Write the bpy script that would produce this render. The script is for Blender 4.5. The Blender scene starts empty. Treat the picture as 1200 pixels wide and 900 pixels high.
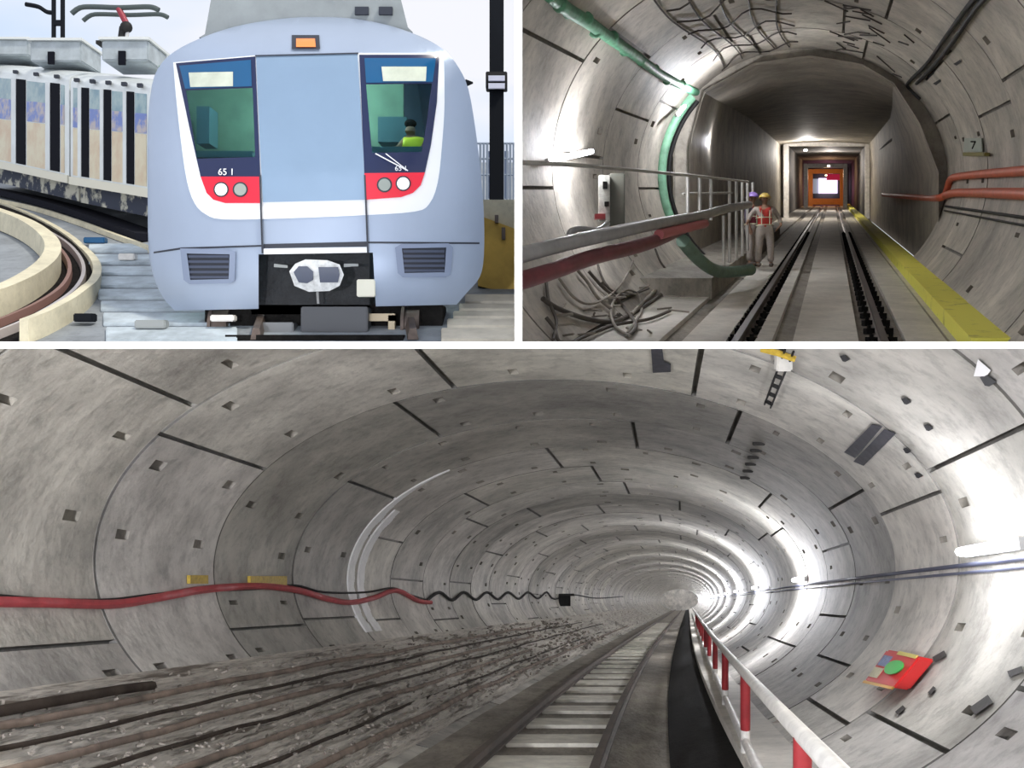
import bpy, bmesh, math, random
from mathutils import Vector, noise
random.seed(7)
PI = math.pi
S = bpy.context.scene
COL = S.collection

# ------------------------------------------------------------------ camera
FPX = 1200.0; CX = 607.5; CY = 404.5
cd = bpy.data.cameras.new('camera'); cam = bpy.data.objects.new('camera', cd); COL.objects.link(cam)
cam.location = (0, 0, 0); cam.rotation_euler = (PI/2, 0, 0)
cd.sensor_width = 36; cd.lens = 36.0*FPX/1200
cd.shift_x = (600-CX)/1200; cd.shift_y = (CY-450)/1200
cd.clip_start = .05; cd.clip_end = 600
S.camera = cam
# ------------------------------------------------------------------ sky, sun, exposure
w = bpy.data.worlds.new('sky'); S.world = w; w.use_nodes = True
nt = w.node_tree; nt.nodes.clear()
wo = nt.nodes.new('ShaderNodeOutputWorld'); bgn = nt.nodes.new('ShaderNodeBackground')
tc = nt.nodes.new('ShaderNodeTexCoord'); nz = nt.nodes.new('ShaderNodeTexNoise'); cr = nt.nodes.new('ShaderNodeValToRGB')
mp = nt.nodes.new('ShaderNodeMapping'); mp.inputs['Scale'].default_value = (1, 1, 2.2)
nz.inputs['Scale'].default_value = 2.6; nz.inputs['Detail'].default_value = 4
cr.color_ramp.elements[0].position = .36; cr.color_ramp.elements[0].color = (.62, .74, .93, 1)
cr.color_ramp.elements[1].position = .52; cr.color_ramp.elements[1].color = (.86, .87, .93, 1)
nt.links.new(tc.outputs['Generated'], mp.inputs[0]); nt.links.new(mp.outputs[0], nz.inputs['Vector'])
nt.links.new(nz.outputs['Fac'], cr.inputs[0]); nt.links.new(cr.outputs[0], bgn.inputs[0])
bgn.inputs[1].default_value = 1.0
nt.links.new(bgn.outputs[0], wo.inputs[0])
sl = bpy.data.lights.new('sun', 'SUN'); sun = bpy.data.objects.new('sun', sl); COL.objects.link(sun)
sl.energy = 2.4; sl.angle = math.radians(6); sl.color = (1, .93, .8)
sun.rotation_euler = Vector((-.50, .36, -.85)).normalized().to_track_quat('-Z', 'Y').to_euler()
sun.location = (-6, 0, 20)
vs = S.view_settings; vs.view_transform = 'Standard'; vs.look = 'None'; vs.gamma = 1; vs.use_curve_mapping = False
vs.exposure = 0.12
LAMP_LOW = 155.0; LAMP_UP = 80.0

# ------------------------------------------------------------------ helpers
def W(px, py, d): return Vector(((px-CX)/FPX*d, d, (CY-py)/FPX*d))

def mat(name, col, rough=.7, metal=0., var=.0, scale=3., stretch=(1, 1, 1), bump=0., bscale=None, emit=0., col2=None, tone=False, spec=.5, trans=0., thr=(.3, .7), streak=0., rot=None):
    m = bpy.data.materials.new(name); m.use_nodes = True
    n = m.node_tree; b = n.nodes['Principled BSDF']; L = n.links.new
    b.inputs['Roughness'].default_value = rough; b.inputs['Metallic'].default_value = metal
    b.inputs['Specular IOR Level'].default_value = spec
    c = (*col, 1)
    b.inputs['Base Color'].default_value = c
    out = None
    if var > 0 or col2 or bump > 0:
        t = n.nodes.new('ShaderNodeTexCoord'); mpn = n.nodes.new('ShaderNodeMapping'); mpn.inputs['Scale'].default_value = stretch
        L(t.outputs['Object'], mpn.inputs[0])
        if rot: mpn.vector_type = 'TEXTURE'; mpn.inputs['Rotation'].default_value = rot; mpn.inputs['Scale'].default_value = [1/q_ for q_ in stretch]
        q = n.nodes.new('ShaderNodeTexNoise'); q.inputs['Scale'].default_value = scale; q.inputs['Detail'].default_value = 8; q.inputs['Roughness'].default_value = .62
        L(mpn.outputs[0], q.inputs['Vector'])
        r = n.nodes.new('ShaderNodeValToRGB')
        r.color_ramp.elements[0].position = thr[0]; r.color_ramp.elements[1].position = thr[1]
        r.color_ramp.elements[0].color = (*(col2 if col2 else [x*(1-var) for x in col]), 1)
        r.color_ramp.elements[1].color = (*[min(1, x*(1+var*.6)) for x in col], 1)
        L(q.outputs['Fac'], r.inputs[0]); out = r.outputs[0]
        if streak > 0:
            q2 = n.nodes.new('ShaderNodeTexNoise'); q2.inputs['Scale'].default_value = scale*6; q2.inputs['Detail'].default_value = 6; q2.inputs['Roughness'].default_value = .7
            L(mpn.outputs[0], q2.inputs['Vector'])
            r2 = n.nodes.new('ShaderNodeValToRGB'); r2.color_ramp.elements[0].position = .36; r2.color_ramp.elements[1].position = .52
            r2.color_ramp.elements[0].color = (1-streak, 1-streak, 1-streak, 1); r2.color_ramp.elements[1].color = (1, 1, 1, 1)
            L(q2.outputs['Fac'], r2.inputs[0])
            mx = n.nodes.new('ShaderNodeMixRGB'); mx.blend_type = 'MULTIPLY'; mx.inputs[0].default_value = 1
            L(out, mx.inputs[1]); L(r2.outputs[0], mx.inputs[2]); out = mx.outputs[0]
        if bump > 0:
            qb = n.nodes.new('ShaderNodeTexNoise'); qb.inputs['Scale'].default_value = bscale or scale*5; qb.inputs['Detail'].default_value = 7
            L(mpn.outputs[0], qb.inputs['Vector'])
            bp = n.nodes.new('ShaderNodeBump'); bp.inputs['Strength'].default_value = bump; bp.inputs['Distance'].default_value = .03
            L(qb.outputs['Fac'], bp.inputs['Height']); L(bp.outputs[0], b.inputs['Normal'])
    if tone:
        a = n.nodes.new('ShaderNodeAttribute'); a.attribute_name = 'tone'
        mx = n.nodes.new('ShaderNodeMixRGB'); mx.blend_type = 'MULTIPLY'; mx.inputs[0].default_value = 1
        if out: L(out, mx.inputs[1])
        else: mx.inputs[1].default_value = c
        L(a.outputs['Color'], mx.inputs[2]); out = mx.outputs[0]
    if out: L(out, b.inputs['Base Color'])
    if emit > 0:
        b.inputs['Emission Color'].default_value = c; b.inputs['Emission Strength'].default_value = emit
    if trans > 0: b.inputs['Transmission Weight'].default_value = trans
    return m

def tag(o, label=None, cat=None, group=None, kind=None):
    if label: o['label'] = label
    if cat: o['category'] = cat
    if group: o['group'] = group
    if kind: o['kind'] = kind
    return o

def empty(name, loc=(0, 0, 0)):
    o = bpy.data.objects.new(name, None); COL.objects.link(o); o.location = loc; o.empty_display_size = .1
    return o

class MB:
    """collects shapes into one mesh"""
    def __init__(s): s.v = []; s.f = []; s.t = []
    def quad(s, pts, tone=None):
        k = len(s.v); s.v += [tuple(p) for p in pts]; s.f.append(tuple(range(k, k+len(pts)))); s.t.append(tone or (1, 1, 1))
    def hexa(s, p):     # p: 8 points, bottom 4 then top 4
        k = len(s.v); s.v += [tuple(q) for q in p]
        for f in ((0, 3, 2, 1), (4, 5, 6, 7), (0, 1, 5, 4), (1, 2, 6, 5), (2, 3, 7, 6), (3, 0, 4, 7)):
            s.f.append(tuple(k+i for i in f)); s.t.append((1, 1, 1))
        return s
    def box(s, c, size, ax=None):
        ax = ax or (Vector((1, 0, 0)), Vector((0, 1, 0)), Vector((0, 0, 1)))
        c = Vector(c); h = [a*(q/2) for a, q in zip(ax, size)]
        P = []
        for sz in (-1, 1):
            for sx, sy in ((-1, -1), (1, -1), (1, 1), (-1, 1)): P.append(c+h[0]*sx+h[1]*sy+h[2]*sz)
        return s.hexa(P)
    def tube(s, pts, r, n=8, caps=True, r2=None):
        pts = [Vector(p) for p in pts]; k0 = len(s.v); m = len(pts)
        up = Vector((0, 0, 1)); prev = None
        for i, p in enumerate(pts):
            t = (pts[min(i+1, m-1)]-pts[max(i-1, 0)]).normalized()
            if prev is None:
                a = t.cross(up)
                if a.length < .05: a = t.cross(Vector((1, 0, 0)))
            else: a = prev-t*prev.dot(t)
            a.normalize(); prev = a; b = t.cross(a)
            rr = r if r2 is None else r+(r2-r)*i/(m-1)
            for j in range(n):
                q = 2*PI*j/n; s.v.append(tuple(p+a*math.cos(q)*rr+b*math.sin(q)*rr))
        for i in range(m-1):
            for j in range(n):
                a0 = k0+i*n+j; a1 = k0+i*n+(j+1) % n
                s.f.append((a0, a1, a1+n, a0+n)); s.t.append((1, 1, 1))
        if caps:
            s.f.append(tuple(k0+j for j in range(n))[::-1]); s.t.append((1, 1, 1))
            s.f.append(tuple(k0+(m-1)*n+j for j in range(n))); s.t.append((1, 1, 1))
        return s
    def sweep(s, pts, prof, closed=True, latfun=None, caps=True):
        """prof: (lateral, up) offsets swept along pts"""
        pts = [Vector(p) for p in pts]; k0 = len(s.v); m = len(pts); n = len(prof)
        for i, p in enumerate(pts):
            t = (pts[min(i+1, m-1)]-pts[max(i-1, 0)]); t.z = 0; t.normalize()
            a = Vector((t.y, -t.x, 0))
            for l, u in prof: s.v.append(tuple(p+a*l+Vector((0, 0, u))))
        for i in range(m-1):
            for j in range(n if closed else n-1):
                a0 = k0+i*n+j; a1 = k0+i*n+(j+1) % n
                s.f.append((a0, a1, a1+n, a0+n)); s.t.append((1, 1, 1))
        if closed and caps:
            s.f.append(tuple(k0+j for j in range(n))[::-1]); s.t.append((1, 1, 1))
            s.f.append(tuple(k0+(m-1)*n+j for j in range(n))); s.t.append((1, 1, 1))
        return s
    def sphere(s, c, r, sc=(1, 1, 1), nu=12, nv=8):
        k0 = len(s.v); c = Vector(c)
        for i in range(nv+1):
            a = PI*i/nv
            for j in range(nu):
                b = 2*PI*j/nu
                s.v.append((c.x+r*sc[0]*math.sin(a)*math.cos(b), c.y+r*sc[1]*math.sin(a)*math.sin(b), c.z+r*sc[2]*math.cos(a)))
        for i in range(nv):
            for j in range(nu):
                a0 = k0+i*nu+j; a1 = k0+i*nu+(j+1) % nu
                s.f.append((a0, a1, a1+nu, a0+nu)); s.t.append((1, 1, 1))
        return s
    def build(s, name, m, parent=None, smooth=None, clip=(), tone=False, merge=0, bevel=0):
        me = bpy.data.meshes.new(name); me.from_pydata(s.v, [], s.f)
        if tone:
            ca = me.color_attributes.new('tone', 'FLOAT_COLOR', 'CORNER'); d = []
            for f, t in zip(s.f, s.t): d += list((*t, 1.0))*len(f)
            ca.data.foreach_set('color', d)
        bm = bmesh.new(); bm.from_mesh(me)
        if merge or smooth: bmesh.ops.remove_doubles(bm, verts=bm.verts, dist=merge or 1e-5)
        if not tone: bmesh.ops.recalc_face_normals(bm, faces=bm.faces)
        if bevel: bmesh.ops.bevel(bm, geom=bm.edges[:], offset=bevel, segments=2, affect='EDGES', clamp_overlap=True)
        for co, no in clip:
            bmesh.ops.bisect_plane(bm, geom=bm.verts[:]+bm.edges[:]+bm.faces[:], plane_co=co, plane_no=no, clear_outer=True)
        bm.to_mesh(me); bm.free()
        me.materials.append(m)
        if smooth:
            for p in me.polygons: p.use_smooth = True
            me.set_sharp_from_angle(angle=math.radians(smooth))
        o = bpy.data.objects.new(name, me); COL.objects.link(o)
        if parent:
            o.parent = parent; pl = Vector(parent.location); q = parent.parent
            while q: pl += Vector(q.location); q = q.parent
            if pl.length: me.transform(__import__('mathutils').Matrix.Translation(-pl))
        return o

def cat(pts, n=6):
    """smooth curve through the points"""
    pts = [Vector(p) for p in pts]; out = []
    for i in range(len(pts)-1):
        p0 = pts[max(i-1, 0)]; p1 = pts[i]; p2 = pts[i+1]; p3 = pts[min(i+2, len(pts)-1)]
        for k in range(n):
            t = k/n
            out.append(.5*((2*p1)+(p2-p0)*t+(2*p0-5*p1+4*p2-p3)*t*t+(3*p1-p0-3*p2+p3)*t**3))
    out.append(pts[-1]); return out

def inpoly(x, y, P):
    c = False; j = len(P)-1
    for i in range(len(P)):
        if (P[i][1] > y) != (P[j][1] > y) and x < (P[j][0]-P[i][0])*(y-P[i][1])/(P[j][1]-P[i][1])+P[i][0]: c = not c
        j = i
    return c

words = ['nearest', 'second', 'third', 'fourth', 'fifth', 'sixth', 'seventh', 'eighth', 'ninth', 'tenth', 'eleventh', 'twelfth', 'thirteenth', 'fourteenth', 'fifteenth', 'sixteenth', 'seventeenth', 'eighteenth']
# ------------------------------------------------------------------ materials
M = {}
M['plaster'] = mat('white_paint', (.93, .93, .91), .8, var=.03, scale=4)
M['lining'] = mat('segment_concrete', (.61, .59, .55), .66, var=.42, scale=1.3, bump=.35, bscale=14, tone=True, streak=.24, spec=.35)
M['lining2'] = mat('vault_concrete', (.52, .485, .43), .64, var=.42, scale=1.2, bump=.3, bscale=12, tone=True, streak=.22)
M['floor'] = mat('muddy_floor', (.30, .27, .225), .7, var=.45, scale=2.2, stretch=(1.5, .5, 1), bump=.5, bscale=16, streak=.25)
ROT_B = (math.radians(-14), 0, math.radians(-8.4))
M['debris'] = mat('mortar_debris', (.54, .505, .45), .8, col2=(.20, .17, .14), var=.15, scale=3.2, stretch=(3.4, .22, 3.4), bump=.7, bscale=14, streak=.45, thr=(.37, .46), rot=ROT_B)  # dark colour streaks stand in for shade between the ridges
M['plinth'] = mat('track_slab_concrete', (.70, .665, .60), .7, var=.2, scale=2, bump=.2, streak=.12)
M['dark'] = mat('black_grime_shade', (.014, .013, .012), .85, var=.5, scale=9, bump=.4, spec=.12)  # near-black grime, also used where shade is put into the colour
M['steel'] = mat('rail_steel', (.13, .10, .085), .5, metal=.5, var=.4, scale=8, stretch=(1, .3, 1))
M['railtop'] = mat('worn_rail_head', (.11, .09, .085), .5, metal=.5, var=.1)
M['sleeper'] = mat('sleeper_concrete', (.78, .75, .66), .7, var=.3, scale=5, bump=.3)
M['white'] = mat('white_enamel', (.74, .72, .68), .45, var=.2, scale=9)
M['redp'] = mat('red_enamel', (.30, .025, .03), .45, var=.25, scale=9)
M['cable_red'] = mat('red_cable', (.50, .07, .08), .5, var=.2, scale=10)
M['cable_dk'] = mat('dark_cable', (.02, .02, .02), .65, var=.2, spec=.25)
M['tube'] = mat('lamp_tube', (.93, .94, 1), emit=14)
M['lampbody'] = mat('lamp_housing', (.55, .55, .55), .4)
M['yellow'] = mat('yellow_tag', (.52, .36, .04), .6, var=.3, scale=30)
M['bluec'] = mat('blue_conduit', (.10, .11, .17), .5, var=.2)

# ------------------------------------------------------------------ the divider between the three places
SL = 0.0135     # half thickness of floor slab
mb = MB().box((2, 24, 0), (44, 40, SL*2)); o = mb.build('floor', M['plaster']); tag(o, 'thin white slab edge running across between upper and lower scenes', kind='structure')
mb = MB().hexa([(-.015, 4, SL), (.015, 4, SL), (.015, 12, SL), (-.015, 12, SL), (-.015, 4, 1.6), (.015, 4, 1.6), (.015, 12, 4.2), (-.015, 12, 4.2)]); o = mb.build('wall_middle', M['plaster']); tag(o, 'thin white upright wall edge between the train and the lit tunnel', kind='structure')
CLIP_B = [((0, 0, -SL-.004), (0, 0, 1))]
CLIP_C = [((0.019, 0, 0), (-1, 0, 0)), ((0, 0, SL+.004), (0, 0, -1))]

# ------------------------------------------------------------------ tunnels
class Tunnel:
    def __init__(s, R, ry, X, Z): s.R = R; s.ry = ry; s.X = X; s.Z = Z
    def pt(s, D, th, d=0.):      # d metres outward
        return Vector((s.X(D)*s.R+(s.R+d)*math.cos(th), D*s.R, s.Z(D)*s.R+(s.ry+d)*math.sin(th)))
    def loc(s, D, a, b): return Vector((s.X(D)*s.R+a*s.R, D*s.R, s.Z(D)*s.R+b*s.R))
    def hitD(s, px, py, d=0., lo=1.0, hi=40):
        def g(D):
            p = W(px, py, D*s.R)
            return ((p.x-s.X(D)*s.R)/(s.R+d))**2+((p.z-s.Z(D)*s.R)/(s.ry+d))**2-1
        D = lo; ins = g(D) < 0
        while D < hi:
            D2 = D*1.01; v = g(D2)
            if ins and v >= 0:
                a, b = D, D2
                for _ in range(30):
                    c = (a+b)/2
                    if g(c) < 0: a = c
                    else: b = c
                return a
            if v < 0: ins = True
            D = D2
        return hi
    def hit(s, px, py, d=0., lo=1.0, hi=40):
        return W(px, py, s.hitD(px, py, d, lo, hi)*s.R)
    def floorhit(s, px, py, b, h=0):
        """view ray meets the floor level b (in R)"""
        lo, hi = .5, 60
        for _ in range(50):
            D = (lo+hi)/2
            if (CY-py)/FPX*D > s.Z(D)+b: lo, hi = (D, hi) if (CY-py)/FPX-(s.Z(D+1)-s.Z(D)) < 0 or True else (lo, D)
            else: hi = D
        return W(px, py, lo*s.R)+Vector((0, 0, h))

def lining(T,  edges, segs, tones, clip, name, m, label, detail_to, th0=0, th1=2*PI, pocket=True, sub=2.0, thick=.30, gap=.010, pp=.68):
    mb = MB(); rnd = random.Random(5)
    for i in range(len(edges)-1):
        D0, D1 = edges[i], edges[i+1]; wd = (D1-D0)*T.R; fine = i < detail_to
        g = gap/wd
        rows = [0, g]+([.13, .225, .40, .60, .775, .87] if fine and pocket else [.5])+[1]
        js = sorted(((a % 360) for a in segs(i)))
        cols = {}      # angle -> flag
        A = set()
        step = sub if fine else sub*1.5
        k = 0.
        while k < 360: A.add(round(k, 3)); k += step
        special = []   # (a0,a1,type)
        jg = math.degrees(gap*.6/T.R)
        for a in js: special.append((a-jg*1.3, a+jg*1.3, 'j'))
        if fine and pocket:
            for q in range(len(js)):
                a = js[q]; b = js[(q+1) % len(js)]
                if b <= a: b += 360
                n = max(2, int((b-a)/15)); ln = b-a
                for kk in range(n):
                    c = a+ln*(kk+.5)/n+rnd.uniform(-1.6, 1.6)
                    hw = rnd.uniform(.6, 1.25)
                    special.append(((c-hw), (c+hw), 'p'))
        sp = []
        for a0, a1, ty in special:
            if a0 >= 360: a0 -= 360; a1 -= 360
            if a0 < 0: continue
            sp.append((a0, a1, ty))
        for a0, a1, ty in sp:
            A = {x for x in A if not (a0-.25 < x < a1+.25)}
        for a0, a1, ty in sp: A.add(round(a0, 3)); A.add(round(a1, 3))
        A = sorted(A); A.append(A[0]+360)
        lay = {round(a0, 3): ty for a0, a1, ty in sp}
        segtone = [tones(i, q, rnd) for q in range(len(js))]; segoff = [rnd.uniform(-.004, .004) if fine else 0 for q in range(len(js))]
        pk = {}
        for q in range(len(A)-1):
            a0, a1 = A[q], A[q+1]; ty = lay.get(a0)
            mid = ((a0+a1)/2) % 360
            sg = sum(1 for x in js if x <= mid)-1
            tn = segtone[sg]; off = segoff[sg]
            for r in range(len(rows)-1):
                v0, v1 = rows[r], rows[r+1]
                d = off; wedge = 0
                tt = tn
                if r == 0 or ty == 'j': d = .05 if fine else .03; tt = tuple(x*.42 for x in tn)
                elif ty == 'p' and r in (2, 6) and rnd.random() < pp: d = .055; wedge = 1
                E0 = D0+(D1-D0)*v0; E1 = D0+(D1-D0)*v1
                t0, t1 = math.radians(a0), math.radians(a1)
                if ty == 'p' and wedge: tt = (tn[0]*.55, tn[1]*.53, tn[2]*.5)  # pocket faces darkened in tone, standing in for shade inside the recess
                if wedge:
                    f = [T.pt(E0, t0, .05), T.pt(E0, t1, .05), T.pt(E1, t1, .09), T.pt(E1, t0, .09)]
                    if r == 6: f = [T.pt(E0, t0, .09), T.pt(E0, t1, .09), T.pt(E1, t1, .05), T.pt(E1, t0, .05)]
                else: f = [T.pt(E0, t0, d), T.pt(E0, t1, d), T.pt(E1, t1, d), T.pt(E1, t0, d)]
                mb.quad(f, tt)
                if d > .01:
                    top = [T.pt(E0, t0, off), T.pt(E0, t1, off), T.pt(E1, t1, off), T.pt(E1, t0, off)]
                    for e in ((0, 1, 2, 3) if ty == 'p' and r > 0 else ((1, 3) if ty == 'j' and r > 0 else ((0, 2) if ty != 'j' else ()))): mb.quad([top[e], top[(e+1) % 4], f[(e+1) % 4], f[e]], tt)
        # outer face
        for q in range(0, 360, 6):
            t0, t1 = math.radians(q), math.radians(q+6)
            mb.quad([T.pt(D0, t0, thick), T.pt(D0, t1, thick), T.pt(D1, t1, thick), T.pt(D1, t0, thick)])
    for D in (edges[0],):
        for q in range(0, 360, 6):
            t0, t1 = math.radians(q), math.radians(q+6)
            mb.quad([T.pt(D, t0, 0), T.pt(D, t1, 0), T.pt(D, t1, thick), T.pt(D, t0, thick)])
    o = mb.build(name, m, smooth=28, clip=clip, tone=True, merge=1e-4)
    tag(o, label, kind='structure'); return o

# =================================================================== LOWER TUNNEL
RB = 2.9
def XB(D):
    t = D-2.36; return .0187+.166*t-.099*(1-math.exp(-t/3)) if t > -1.5 else .0187+.166*t-.099*(1-math.exp(.5))
def ZB(D): return -.50-.2505*(D-2.36)
B = Tunnel(RB, RB*.56, XB, ZB)
D1 = 1200/508.; dD = 1200*.000530
edgesB = [D1+dD*(k-4) for k in range(0, 86)]
JB = [27, 88, 128, 152, 199, 232, 300, 340]
ringtone = {0: .80, 1: .86, 2: 1.14, 3: .70, 4: .84, 5: 1.0, 6: .86, 7: .95, 8: .8}
JOINTS = {0: [20, 60, 100, 152, 196, 235, 300, 335], 1: [22, 55, 96, 140, 199, 232, 322], 2: [17, 66, 107, 148, 215, 240, 318], 3: [25, 57, 118, 198, 232, 330],
          4: [12, 78, 143, 196, 235, 345], 5: [40, 100, 160, 198, 236, 330], 6: [28, 92, 130, 178, 236, 330]}
def segsB(i): i -= 2; return JOINTS.get(i, [(x+(i*37) % 60) % 358+1 for x in (10, 65, 120, 180, 240, 300)])
def tonesB(i, q, r):
    i -= 2; k = ringtone.get(i, .9+.1*math.sin(i*2.3)); k *= r.uniform(.92, 1.08)
    return (k, k*r.uniform(.985, 1.0), k*r.uniform(.95, 1.0))
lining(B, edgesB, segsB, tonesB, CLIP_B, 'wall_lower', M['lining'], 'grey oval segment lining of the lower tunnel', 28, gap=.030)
# far bulkhead
mb = MB(); De = edgesB[-1]
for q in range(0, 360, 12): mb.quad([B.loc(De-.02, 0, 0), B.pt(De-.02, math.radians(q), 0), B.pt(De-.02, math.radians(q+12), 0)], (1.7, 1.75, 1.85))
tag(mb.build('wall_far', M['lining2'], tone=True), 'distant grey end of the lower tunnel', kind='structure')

Ds = [-.6, -.2, .2, .6, 1.0]; D = 1.3
while D < 52: Ds.append(D); D *= 1.045
# flat floor
def strip(T, a0, b0, a1, b1, bot, name, m, label, kind='structure', D0=None, D1=None, clip=(), parent=None):
    mb = MB(); dd = [d for d in Ds if (D0 or 0) <= d <= (D1 or 99)]
    for p, q in zip(dd[:-1], dd[1:]):
        mb.hexa([T.loc(p, a0, bot), T.loc(p, a1, bot), T.loc(q, a1, bot), T.loc(q, a0, bot), T.loc(p, a0, b0), T.loc(p, a1, b1), T.loc(q, a1, b1), T.loc(q, a0, b0)])
    o = mb.build(name, m, clip=clip, parent=parent)
    if label: tag(o, label, kind=kind)
    return o
strip(B, -.42, -.52, .335, -.52, -.58, 'floor_lower', M['floor'], 'muddy flat floor of the lower tunnel beside the narrow track')
strip(B, .335, -.512, .50, -.472, -.58, 'floor_gutter', M['dark'], 'black gutter strip along the raised walkway, with the shade of the walkway in its colour')  # black covers the gutter and the shaded side of the walkway
strip(B, .50, -.445, .72, -.43, -.56, 'floor_walkway', M['plinth'], 'beige concrete walkway behind the red and white rail')
# debris ridges on the left invert
mb = MB(); rows = []
dd = []; D = 1.3
while D < 26: dd.append(D); D *= 1.012
NP = 74
for D in dd:
    r = []
    for k in range(NP+1):
        u = k/NP; th = math.radians(207+u*(246-207))
        s = u*17+.6*noise.noise(Vector((D*.6, 3.3, u*2)))
        step = (s-math.floor(s))
        h = .02+.075*(step**2)*(.45+.8*noise.noise(Vector((D*1.1, math.floor(s)*7.7, 0))))
        h += .05*noise.noise(Vector((D*4, u*26, 2)))+.03*noise.noise(Vector((D*16, u*60, 5)))
        e = min(1, u*14, (1-u)*10)
        r.append(B.pt(D, th, -max(.002, h*e*(.6+.7*u))-.004))
    rows.append(r)
for i in range(len(rows)-1):
    for k in range(NP): mb.quad([rows[i][k], rows[i][k+1], rows[i+1][k+1], rows[i+1][k]])
o = mb.build('mortar_debris', M['debris'], smooth=50); tag(o, 'long ridges of broken mortar and dust covering the left side of the lower tunnel floor', 'debris', kind='stuff')

# old pipes lying half buried along the debris
pbr = mat('old_pipe_rust', (.07, .055, .045), .85, var=.5, scale=4, spec=.1); pbr2 = mat('old_pipe_dusty', (.26, .20, .16), .85, var=.5, scale=4)
for j_, (th_d, D0_, D1_, rr_, m_) in enumerate(((211.5, 1.2, 2.35, .03, pbr), (214, 1.7, 9, .022, pbr2), (218, 1.4, 12, .014, pbr), (222, 2.2, 8, .022, pbr2), (226, 1.5, 14, .014, pbr), (231, 1.9, 7, .022, pbr2), (236, 2.0, 12, .014, pbr), (241, 2.4, 16, .028, pbr2))):
    P_ = []; D = min(D0_, 1.25)
    while D < D1_:
        P_.append(B.pt(D, math.radians(th_d+1.0*noise.noise(Vector((D*1.3, j_*9, 0)))), -.075-.02*noise.noise(Vector((D*4, j_*5, 1))))); D *= 1.03
    tag(MB().tube(P_, rr_, 7).build('old_pipe', m_, smooth=60), words[j_]+' old pipe counted down from the left wall, half buried in the debris', 'pipe', 'old pipes in the debris')
mb = MB(); rr = random.Random(11)
for k in range(1100):
    D = 1.5*math.exp(rr.random()*2.0); u = rr.random(); th = math.radians(209+u*36); c = B.pt(D, th, -.05-.03*u); q_ = rr.uniform(.006, .013)*(.8+D*.28)
    ax = Vector((rr.uniform(-1, 1), rr.uniform(-1, 1), rr.uniform(-.4, .4))).normalized(); ay = ax.cross(Vector((0, 0, 1))).normalized(); az = ax.cross(ay)
    mb.box(c, (q_*rr.uniform(1, 3.5), q_*rr.uniform(.7, 1.4), q_*.8), (ax, ay, az))
tag(mb.build('rubble', mat('rubble_concrete', (.33, .295, .255), .9, var=.6, scale=2.5)), 'small broken concrete chips strewn over the debris ridges', 'rubble', kind='stuff')
# rails of the narrow service track
railprof = [(-.045, 0), (.045, 0), (.045, .015), (.012, .025), (.012, .065), (.03, .07), (.03, .095), (-.03, .095), (-.03, .07), (-.012, .065), (-.012, .025), (-.045, .015)]
for a, lb in ((-.155, 'rusty left rail of the narrow track in the lower tunnel'), (.155, 'rusty right rail of the narrow track beside the dark gutter')):
    mb = MB(); mb.sweep([B.loc(D, a, -.518)+Vector((0, 0, .035)) for D in Ds], railprof)
    tag(mb.build('rail', M['steel']), lb, 'rail', 'rails of the narrow service track')
D = 2.12; i = 0
while D < 20:
    mb = MB(); p = B.loc(D, -.145, -.5195); q = B.loc(D, .145, -.5195); dv = B.loc(D+.21, -.145, -.5195)-p; up = Vector((0, 0, .035))
    mb.hexa([p, q, q+dv, p+dv, p+up, q+up, q+dv+up, p+dv+up])
    tag(mb.build('sleeper', M['sleeper'], bevel=.006), (words[i]+' pale sleeper from the front, between the rusty rails of the narrow track' if i < 14 else 'far pale sleeper between the rusty rails of the narrow track, beyond the fourteenth'), 'sleeper', 'sleepers of the narrow track')
    D += .445; i += 1

# red and white hand rail
root = empty('handrail', B.loc(1.9, .54, -.44)); tag(root, 'white tube hand rail with red and white posts along the lower tunnel walkway', 'railing')
AR = lambda D: .465+.115*(1-math.exp(-(D-1)/3))
dr = [-.6, 0, .4, .7, .92, 1.0, 1.1, 1.2]+[d for d in Ds if 1.25 < d < 30]
MB().tube([B.loc(D, AR(D), -.26) for D in dr], .034, 10).build('top_rail', M['white'], root, smooth=60)
MB().tube([B.loc(D, AR(D), -.42) for D in dr], .030, 10).build('lower_rail', M['white'], root, smooth=60)
D = .20
while D < 15:
    p = B.loc(D, AR(D), -.445); q = B.loc(D, AR(D), -.265)
    po = MB().tube([p, p+(q-p)*.30], .032, 10).build('post', M['white'], root, smooth=60)
    rb = MB().tube([p+(q-p)*.30, q], .034, 10).build('red_band', M['redp'], po, smooth=60)
    D += 1.1
# tube lamps on the right wall
def lamp(T, p, q, inward, label, power, group, r=.028, gap=.22):
    """tube lamp from p to q"""
    c = (p+q)/2; root = empty('tube_lamp', c); tag(root, label, 'lamp', group)
    ax = (q-p).normalized(); L = (q-p).length
    inn = inward.normalized(); side = ax.cross(inn)
    MB().box(c-inn*.035, (L*1.04, .05, .07), (ax, inn, side)).build('housing', M['lampbody'], root)
    MB().tube([p+inn*.02, q+inn*.02], r, 8).build('tube', M['tube'], root, smooth=60)
    ld = bpy.data.lights.new('tube_light', 'POINT'); ld.energy = power; ld.shadow_soft_size = .10; ld.color = (.93, .94, 1)
    lo = bpy.data.objects.new('tube_light', ld); COL.objects.link(lo); lo.parent = root; lo.location = inn*gap
    return root
k = 0; D = 2.06
while k < 18:
    th = math.radians(2)
    p = B.pt(D-.13, th, -.07); q = B.pt(D+.20, th, -.07)
    c = B.loc((2*D+.07)/2, 0, 0)
    inn = (c-(p+q)/2); inn.y = 0
    lamp(B, p, q, inn, words[k]+' white tube lamp on the right wall of the lower tunnel', LAMP_LOW*(.17, .55)[k] if k < 2 else LAMP_LOW, 'tube lamps along the lower tunnel', gap=.42)
    D += 2.95; k += 1
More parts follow.
